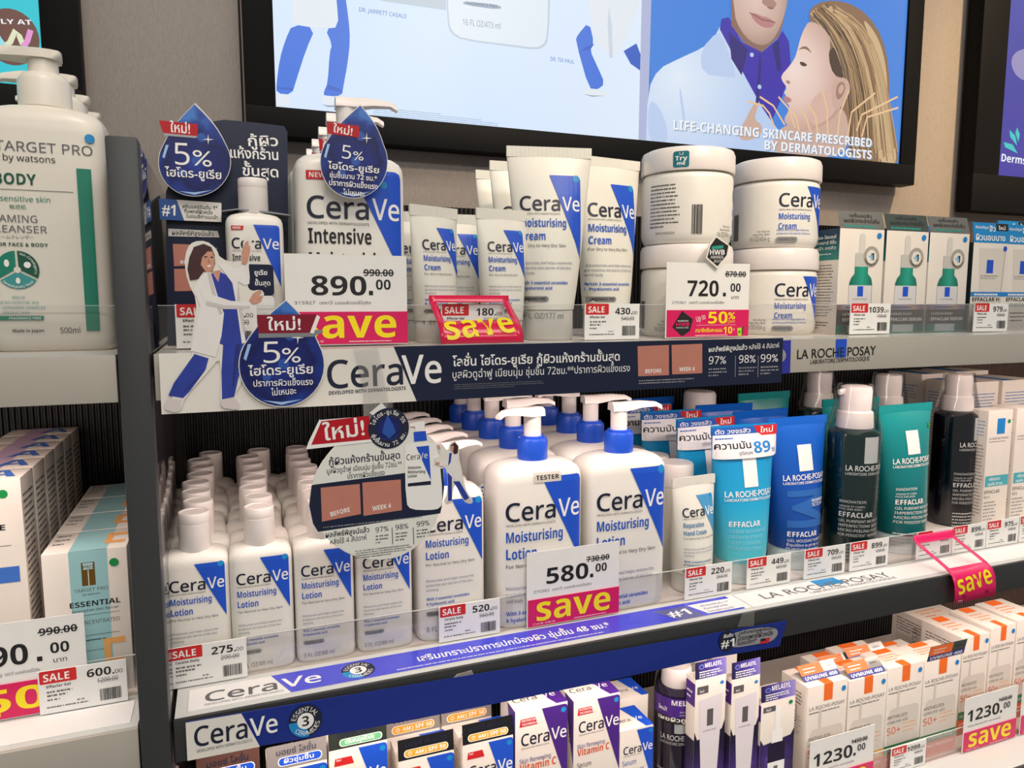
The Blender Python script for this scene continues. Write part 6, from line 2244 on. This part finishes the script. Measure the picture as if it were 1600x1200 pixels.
x0, x1, z = span(64, 876, 197, 846, 0.612)
for r in range(4):
    carton('cream_box', ('white and aqua cream carton with green dot beside the post' if r == 0 else f'white and aqua cream carton, {ORD[r]} in the row by the post'), 'box', x0, x1, 0.612 + r * 0.0555, 0.053, ZM, z - ZM, ess_front if r == 0 else None, None, ess_top, group='white and aqua cream cartons')


def def_front(p, w, h):
    p.rect(w * .30, 0, w * .62, h, LILAC)
    p.rect(w * .45, h - .078, w * .92, h - .066, mat('cobalt_print', (60, 110, 196), 0.45))
    p.text('DEFENSE', w * .80, h - .038, .0042, INK, 0.03, al='r', w=w * .6)
    p.rect(w * .3, h - .050, w * .85, h - .0497, INK)
    p.oval(w * .80, h - .011, .0032, .0032, GDOT, 18)


def def_top(p, w, d):
    p.rect(w * .30, 0, w * .62, d, LILAC)
    p.text('A', w * .50, d * .2, d * .62, mat('cobalt_print', (60, 110, 196), 0.45), 0.03, w=w * .42)


for r in range(6):
    a = XZ(31, 742, 0.624)
    carton('cream_box', f'tall lilac and white cream carton, {ORD[r]} in its row', 'box', a[0] - 0.058, a[0], 0.624 + r * 0.040, 0.0385, ZM, 0.170, def_front, None, def_top, group='tall lilac and white cream cartons')
for o in [x for x in bpy.data.objects if x.name.startswith('cream_box') and 'lilac' in x.get('label', '')]:
    w = 0.058
    for ch in list(o.children):
        if ch.name.startswith('carton_body'):
            d = 0.0385
            p = Print()
            p.greek(d * .1, 0.155, d * .8, 26, .0052, GREY, h=.0020, seed=5)
            q = obj('side_print', p.mesh('side_print', off=0.00012), o, (w, 0, 0))
            q.rotation_euler = (0, 0, math.pi / 2)
# ------------------------------------------------------------------ lightboxes on the wall
LB = 0.905        # picture plane
BEZ = mat('black_bezel', (10, 10, 12), 0.55, spec=0.12, var=0.1, vscale=40)
E_ = 0.92


def em(name, rgb, k=E_, **kw):
    return mat('lit_' + name, rgb, 0.4, emit=k, **kw)


def frame(t, x0, x1, z0, z1, b, depth=0.028):
    """four bevelled bars of a lightbox frame around the picture x0..x1, z0..z1"""
    for nm, s in (('frame_bar', (x0 - b, x1 + b, 0, depth, z0 - b, z0)), ('frame_bar', (x0 - b, x1 + b, 0, depth, z1, z1 + b)), ('frame_bar', (x0 - b, x0, 0, depth, z0, z1)), ('frame_bar', (x1, x1 + b, 0, depth, z0, z1))):
        o = obj(nm, boxes(nm, [s], BEZ, 0.001), t)
        o.location = Vector((0, LB - 0.004, 0)) - t.location
    o = obj('frame_back', boxes('frame_back', [(x0, x1, 0.008, depth, z0, z1)], BEZ), t)
    o.location = Vector((0, LB - 0.004, 0)) - t.location


sx0, sz0 = XZ(431, 167.5, LB)
sx1, _ = XZ(1404, 258.8, LB)
sz1 = sz0 + 0.60
mid = XZ(1009, 100, LB)[0]
t = thing('lightbox', 'wide glowing lightbox with lotion advert and skincare portrait on the wall', 'lightbox', (sx0, LB, sz0 - 0.033))
frame(t, sx0, sx1, sz0, sz1, 0.032)
LBG = gradient('lit_pale_blue', [(0, (214, 232, 252)), (0.5, (206, 226, 252)), (1, (222, 236, 252))], axis=0, lo=sx0, hi=mid, emit=0.95)
RBG = gradient('lit_sky_blue', [(0, (58, 132, 222)), (1, (48, 126, 224))], axis=2, lo=sz0, hi=sz0 + .4, emit=E_)
at_world('left_picture', boxes('left_picture', [(sx0, mid, 0, 0.002, sz0, sz1)], LBG), t, LB)
at_world('right_picture', boxes('right_picture', [(mid, sx1, 0, 0.002, sz0, sz1)], RBG), t, LB)
T = Trace(LB)
LBLUE, LBLU2 = em('scrub_blue', (46, 112, 222)), em('scrub_shadow', (34, 92, 198))
LCOAT, LCOA2 = em('coat_white', (228, 236, 244)), em('coat_fold', (204, 216, 230))
LGR, LGR2, LTX = em('bottle_edge', (186, 202, 216)), em('bottle_white', (222, 234, 246)), em('caption_blue', (30, 110, 190))
LGTX = em('caption_grey', (120, 138, 156))
# first doctor: coat hem, legs, shoes
T.shape([(457, -30), (457, 37), (493, 44), (530, 42), (528, -30)], LCOAT)
T.shape(smooth_pts([(457, 38), (493, 44), (478, 78), (463, 125), (456, 148), (432, 146), (432, 130), (437, 92), (446, 62)], 1), LBLUE)
T.shape(smooth_pts([(508, 45), (529, 43), (526, 0), (522, -30), (536, -30), (545, 32), (547, 64), (543, 100), (537, 132), (534, 151), (506, 150), (506, 143), (512, 130), (515, 82), (519, 70)], 1), LBLUE)
T.shape([(513, 132), (532, 140), (533, 144), (511, 139)], LBLU2)
T.shape([(433, 136), (458, 138), (457, 141), (433, 139)], LBLU2)
T.shape(smooth_pts([(431, 146), (452, 149), (455, 158), (448, 166), (431, 166)], 1), LCOAT)
T.shape(smooth_pts([(505, 149), (535, 152), (543, 160), (530, 166), (510, 165), (502, 158)], 1), LCOAT)
T.shape([(503, 163), (512, 167), (530, 167), (541, 163), (530, 165), (512, 165)], LGTX)
T.words('DR. JARRETT CASALE', (561, 18), (635, 29), 6.5, LTX, 0.01)
# bottle
T.shape(smooth_pts([(697, -30), (699, 35), (704, 52), (722, 63), (800, 73), (836, 78), (850, 74), (857, 60), (860, -30)], 1), LGR)
T.shape(smooth_pts([(699, -30), (701, 34), (706, 50), (724, 61), (802, 70.5), (836, 75), (848, 71), (855, 58), (857, -30)], 1), LGR2)
T.shape([(585, -30), (697, -2), (697, 16), (600, 2), (585, -2)], LGR)
T.shape(smooth_pts([(723, 2), (782, 8), (783, 16), (724, 8)], 1), em('pill_blue_grey', (150, 172, 196)))
T.words('FRAGRANCE FREE', (727, 7), (778, 13), 5, em('navy_caption', (50, 70, 120)), 0.01)
T.words('16 FL OZ/473 ml', (723, 39), (782, 46), 9.5, LGTX, 0.0)
T.words('DR. TIA PAUL', (860, 95), (897, 100), 6.2, LTX, 0.01)
# second doctor
T.shape(smooth_pts([(917, -30), (921, 30), (934, 70), (957, 92), (975, 68), (1001, 0), (1001, -30)], 1), LCOAT)
T.shape([(951, 10), (956, 40), (957, 90), (952, 91), (949, 40)], LCOA2)
T.shape(smooth_pts([(920, 34), (928, 68), (921, 78), (934, 106), (945, 131), (932, 141), (920, 139), (899, 64), (902, 55)], 1), LBLUE)
T.shape([(914, 74), (928, 69), (922, 78), (908, 80)], LBLU2)
T.shape([(974, 80), (994, 68), (1000, 84), (1015, 96), (1015, 132), (1002, 112), (985, 100)], LBLU2)
T.shape(smooth_pts([(918, 138), (936, 140), (950, 146), (946, 150), (925, 150), (910, 148)], 1), LCOAT)
T.shape([(910, 147), (925, 151), (946, 150), (925, 149.5)], LGTX)
LPALE = em('fine_print', (150, 180, 206))
for i in range(5):
    T.small((583, 169 + i * 3.4), (690 + (90 if i in (1, 2, 3) else 0), 180), 1, 3, LPALE, 20 + i)
# seam strip beside the right picture
T.shape([(1003, -30), (1018, -30), (1011, 222), (997, 222)], em('seam_lilac', (176, 184, 220)))
# right portrait: coat, shirt, man, woman, hair
def glow(name, c, r, stops):
    C = XZ(*c, LB)
    return gradient('lit_' + name, stops, lo=0, hi=r, radial=(C[0], 0, C[1]), emit=E_)


Sm = lambda pts, m, it=2: T.shape(smooth_pts(pts, it), m)
HSKM = glow('man_skin', (1180, 0), 0.075, [(0, (226, 198, 186)), (0.55, (206, 174, 160)), (1, (150, 116, 104))])
HSK = glow('woman_skin', (1238, 110), 0.095, [(0, (244, 222, 214)), (0.5, (232, 202, 190)), (1, (196, 158, 142))])
HSK2, HSK3 = em('skin_mid', (206, 172, 156)), em('skin_shadow', (140, 104, 94))
W = glow('coat_bright', (1060, 120), 0.14, [(0, (226, 238, 252)), (1, (186, 208, 244))])
W2 = em('coat_shade', (188, 208, 242))
SH, SH2 = em('shirt_indigo', (52, 38, 170)), em('shirt_dark', (34, 24, 118))
Sm([(1008, 235), (1012, 140), (1028, 108), (1060, 92), (1098, 75), (1115, 60), (1127, 36), (1150, 92), (1185, 160), (1205, 190), (1245, 240), (1245, 262), (1008, 240)], W, 1)
Sm([(1094, 78), (1122, 48), (1130, 62), (1152, 122), (1138, 121), (1096, 116)], W2, 1)
Sm([(1012, 150), (1036, 175), (1046, 225), (1012, 226)], W2)
Sm([(1060, 140), (1064, 140), (1072, 200), (1068, 200)], W2, 1)
T.shape([(1124, 46), (1127, 30), (1138, 27), (1158, 66), (1190, 82), (1214, 62), (1222, 48), (1232, 65), (1236, 110), (1222, 150), (1205, 190), (1190, 168), (1150, 95)], SH)
T.shape([(1138, 50), (1168, 78), (1158, 118), (1142, 92)], SH2)
T.shape([(1206, 70), (1216, 62), (1220, 110), (1214, 112)], SH2)
T.shape([(1187, 82), (1185, 100), (1180, 160), (1184, 166), (1189, 100)], SH2)
for c in ((1174, 86), (1186, 136)):
    T.disc(c, 3, 3.5, W2)
# man: neck, jaw, mouth, nose
T.shape([(1141, -30), (1142, 40), (1162, 68), (1190, 82), (1216, 58), (1222, 40), (1236, -30)], HSK3)
T.shape([(1141, -60), (1141, -30)] + smooth_pts([(1144, 10), (1150, 36), (1164, 58), (1180, 70), (1196, 71), (1208, 62), (1220, 40), (1230, 5)], 1)[1:-2] + [(1234, -30), (1234, -60)], HSKM)
Sm([(1170, 20), (1182, 22), (1190, 26), (1198, 27), (1211, 35), (1206, 44), (1192, 44), (1178, 34)], em('lips', (186, 128, 130)))
T.path(T.q(smooth_pts([(1170, 20), (1180, 25), (1192, 32), (1202, 33), (1211, 36)], 0)), 0.0012, em('lips_dark', (112, 64, 68)))
Sm([(1188, 4), (1196, 10), (1206, 15), (1214, 8), (1208, 0), (1196, -10)], em('nose_shade', (172, 132, 118)))
Sm([(1196, 11), (1204, 16), (1210, 13), (1203, 11)], HSK3, 1)
# woman: neck and hair behind, face, ear
HD, HM, HL, HB_ = em('hair_dark', (78, 58, 46)), em('hair_brown', (138, 106, 78)), em('hair_gold', (186, 152, 108)), em('hair_blond', (206, 178, 138))
Sm([(1262, 30), (1266, 12), (1288, 1), (1322, 3), (1354, 22), (1378, 58), (1389, 110), (1388, 170), (1401, 225), (1403, 262), (1330, 256), (1320, 200), (1300, 120)], HM, 1)
Sm([(1345, 25), (1372, 58), (1385, 108), (1386, 168), (1398, 225), (1400, 260), (1372, 258), (1366, 180), (1368, 110), (1358, 60)], HB_)
Sm([(1294, 70), (1330, 80), (1348, 130), (1345, 190), (1330, 190), (1312, 118), (1290, 118)], HD)
Sm([(1270, 30), (1290, 26), (1326, 38), (1352, 74), (1330, 70), (1296, 48)], HD)
rs = random.Random(3)
for i in range(74):
    q = i / 73
    a = (1266 + 44 * q + rs.uniform(-3, 3), 14 - 9 * math.sin(q * 3) + rs.uniform(0, 14))
    m1 = (1306 + 62 * q, 42 + 20 * (1 - q) + rs.uniform(-8, 8))
    m2 = (1330 + 52 * q, 112 + rs.uniform(-14, 14))
    e = (1324 + 74 * q + rs.uniform(-4, 4), 244 + rs.uniform(-14, 10))
    c = [tuple((1 - t) ** 3 * a[k] + 3 * (1 - t) ** 2 * t * m1[k] + 3 * (1 - t) * t * t * m2[k] + t ** 3 * e[k] for k in (0, 1)) for t in (0, .12, .25, .4, .55, .7, .85, 1)]
    T.stroke(c, rs.uniform(0.9, 2.6), (HD, HM, HL, HB_)[rs.choice((0, 0, 1, 1, 2, 2, 3) if q < .6 else (1, 2, 2, 3, 3))])
Sm([(1222, 208), (1262, 196), (1290, 178), (1322, 166), (1326, 252), (1200, 238)], HSK2)
FACE = [(1262, 34), (1276, 38), (1290, 50), (1296, 68), (1292, 92), (1300, 118), (1316, 124), (1318, 150), (1310, 172), (1296, 190), (1270, 203), (1250, 206), (1230, 198), (1222, 188), (1230, 174), (1232, 166), (1226, 161), (1223, 156), (1227, 150), (1222, 146), (1228, 138), (1219, 126), (1219, 118), (1230, 106), (1240, 92), (1244, 78), (1248, 62), (1254, 46)]
Sm(FACE, HSK, 1)
Sm([(1262, 160), (1284, 140), (1304, 150), (1306, 172), (1286, 192), (1264, 198)], em('skin_blush', (218, 180, 166)))
Sm([(1222, 152), (1228, 151), (1236, 157), (1230, 162), (1224, 160)], em('lips', (186, 128, 130)), 1)
Sm([(1244, 80), (1252, 73), (1260, 74), (1267, 86), (1259, 78), (1251, 77)], HM, 1)
Sm([(1247, 97), (1254, 98), (1260, 103), (1254, 105), (1249, 103)], HD, 1)
Sm([(1225, 126), (1232, 127), (1233, 132), (1228, 132)], em('nose_shade', (172, 132, 118)), 1)
Sm([(1296, 148), (1300, 130), (1310, 121), (1322, 124), (1327, 138), (1322, 152), (1310, 172), (1300, 170)], HSK2)
Sm([(1303, 146), (1306, 132), (1314, 127), (1320, 136), (1314, 152), (1306, 158)], em('ear_shade', (168, 124, 108)))
Sm([(1307, 145), (1309, 135), (1315, 132), (1317, 138), (1312, 149)], HSK2)
# hands under the chins
Sm([(1150, 206), (1162, 190), (1172, 168), (1180, 160), (1182, 168), (1176, 188), (1190, 196), (1186, 215), (1156, 222)], HSK2)
Sm([(1200, 236), (1210, 208), (1226, 196), (1240, 194), (1250, 204), (1240, 220), (1232, 242)], HSK2)
# reflections on the glass, painted into the picture as gold lines
GLD = em('gold_reflection', (236, 196, 152))
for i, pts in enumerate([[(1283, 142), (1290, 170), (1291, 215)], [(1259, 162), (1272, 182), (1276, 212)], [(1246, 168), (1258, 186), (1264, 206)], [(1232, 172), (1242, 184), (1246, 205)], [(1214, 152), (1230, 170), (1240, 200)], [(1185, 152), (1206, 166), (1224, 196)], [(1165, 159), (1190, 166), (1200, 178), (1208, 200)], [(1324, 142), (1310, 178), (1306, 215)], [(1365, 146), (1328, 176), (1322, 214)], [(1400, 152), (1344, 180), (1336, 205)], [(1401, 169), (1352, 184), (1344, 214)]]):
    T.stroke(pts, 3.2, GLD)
TW, TSH = em('title_white', (236, 240, 246), 1.0), em('title_shadow', (150, 160, 176))
for d, m in ((1.6, TSH), (0, TW)):
    T.words('LIFE-CHANGING SKINCARE PRESCRIBED', (1050 + d, 203 + d), (1359 + d, 230.5 + d), 15, m, 0.02)
    T.words('BY DERMATOLOGISTS', (1192 + d, 234 + d), (1359 + d, 249 + d), 14, m, 0.02)
    T.k += 2
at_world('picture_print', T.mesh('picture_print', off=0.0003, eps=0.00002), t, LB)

# lightbox at the right edge
ax0, az0 = XZ(1557, 274, LB)
t = thing('lightbox', 'violet-blue lightbox with teal leaf logo at the right edge', 'lightbox', (ax0, LB, az0 - 0.03))
frame(t, ax0, ax0 + 0.9, az0, az0 + 0.6, 0.062)
VB = gradient('lit_violet_blue', [(0, (52, 46, 172)), (0.5, (42, 48, 170)), (1, (40, 60, 180))], axis=2, lo=az0, hi=az0 + .3, emit=0.8)
at_world('picture', boxes('picture', [(ax0, ax0 + 0.9, 0, 0.002, az0, az0 + .6)], VB), t, LB)
T = Trace(LB)
LT = em('leaf_teal', (40, 200, 196))
T.shape([(1590, 240), (1570, 230), (1568, 222), (1582, 226)], LT)
T.shape([(1589, 228), (1578, 214), (1577, 203), (1586, 212)], LT)
T.shape([(1591, 222), (1586, 208), (1589, 199), (1593, 210)], LT)
T.words('Dermscience', (1564, 252), (1640, 262), 12, TW, 0.015)
T.shape(smooth_pts([(1578, 100), (1584, 82), (1606, 74), (1640, 90), (1620, 130), (1590, 124)], 2), em('pale_figure', (156, 150, 206), 0.8))
at_world('picture_print', T.mesh('picture_print', off=0.0003, eps=0.00002), t, LB)

# lightbox at the left edge
bx1, _ = XZ(64, 50, LB)
bz0 = XZ(26, 133, LB)[1]
t = thing('lightbox', 'turquoise lightbox with brown round logo at the left edge', 'lightbox', (bx1 - 0.5, LB, bz0 - 0.03))
frame(t, bx1 - 0.8, bx1, bz0, bz0 + 0.5, 0.034)
at_world('picture', boxes('picture', [(bx1 - 0.8, bx1, 0, 0.002, bz0, bz0 + .5)], em('turquoise', (0, 200, 214), 0.9)), t, LB)
T = Trace(LB)
T.disc((18, 58), 43.5, 44, em('cocoa', (104, 62, 52), 0.9))
T.words('ONLY AT', (-28, 36), (50, 39), 7.5, TW, 0.012)
PK, AQ, CR = em('logo_pink', (230, 150, 214), 0.9), em('logo_aqua', (150, 226, 236), 0.9), em('logo_cream', (228, 232, 196), 0.9)
T.stroke([(-10, 46), (-1, 62), (6, 70), (12, 70)], 8, AQ)
T.stroke([(10, 71), (16, 66), (24, 48), (30, 56), (36, 70)], 8, CR)
T.stroke([(34, 70), (39, 71), (43, 64), (48, 47)], 8, PK)
at_world('picture_print', T.mesh('picture_print', off=0.0003, eps=0.00002), t, LB)

bpy.data.scenes.remove(_TS)
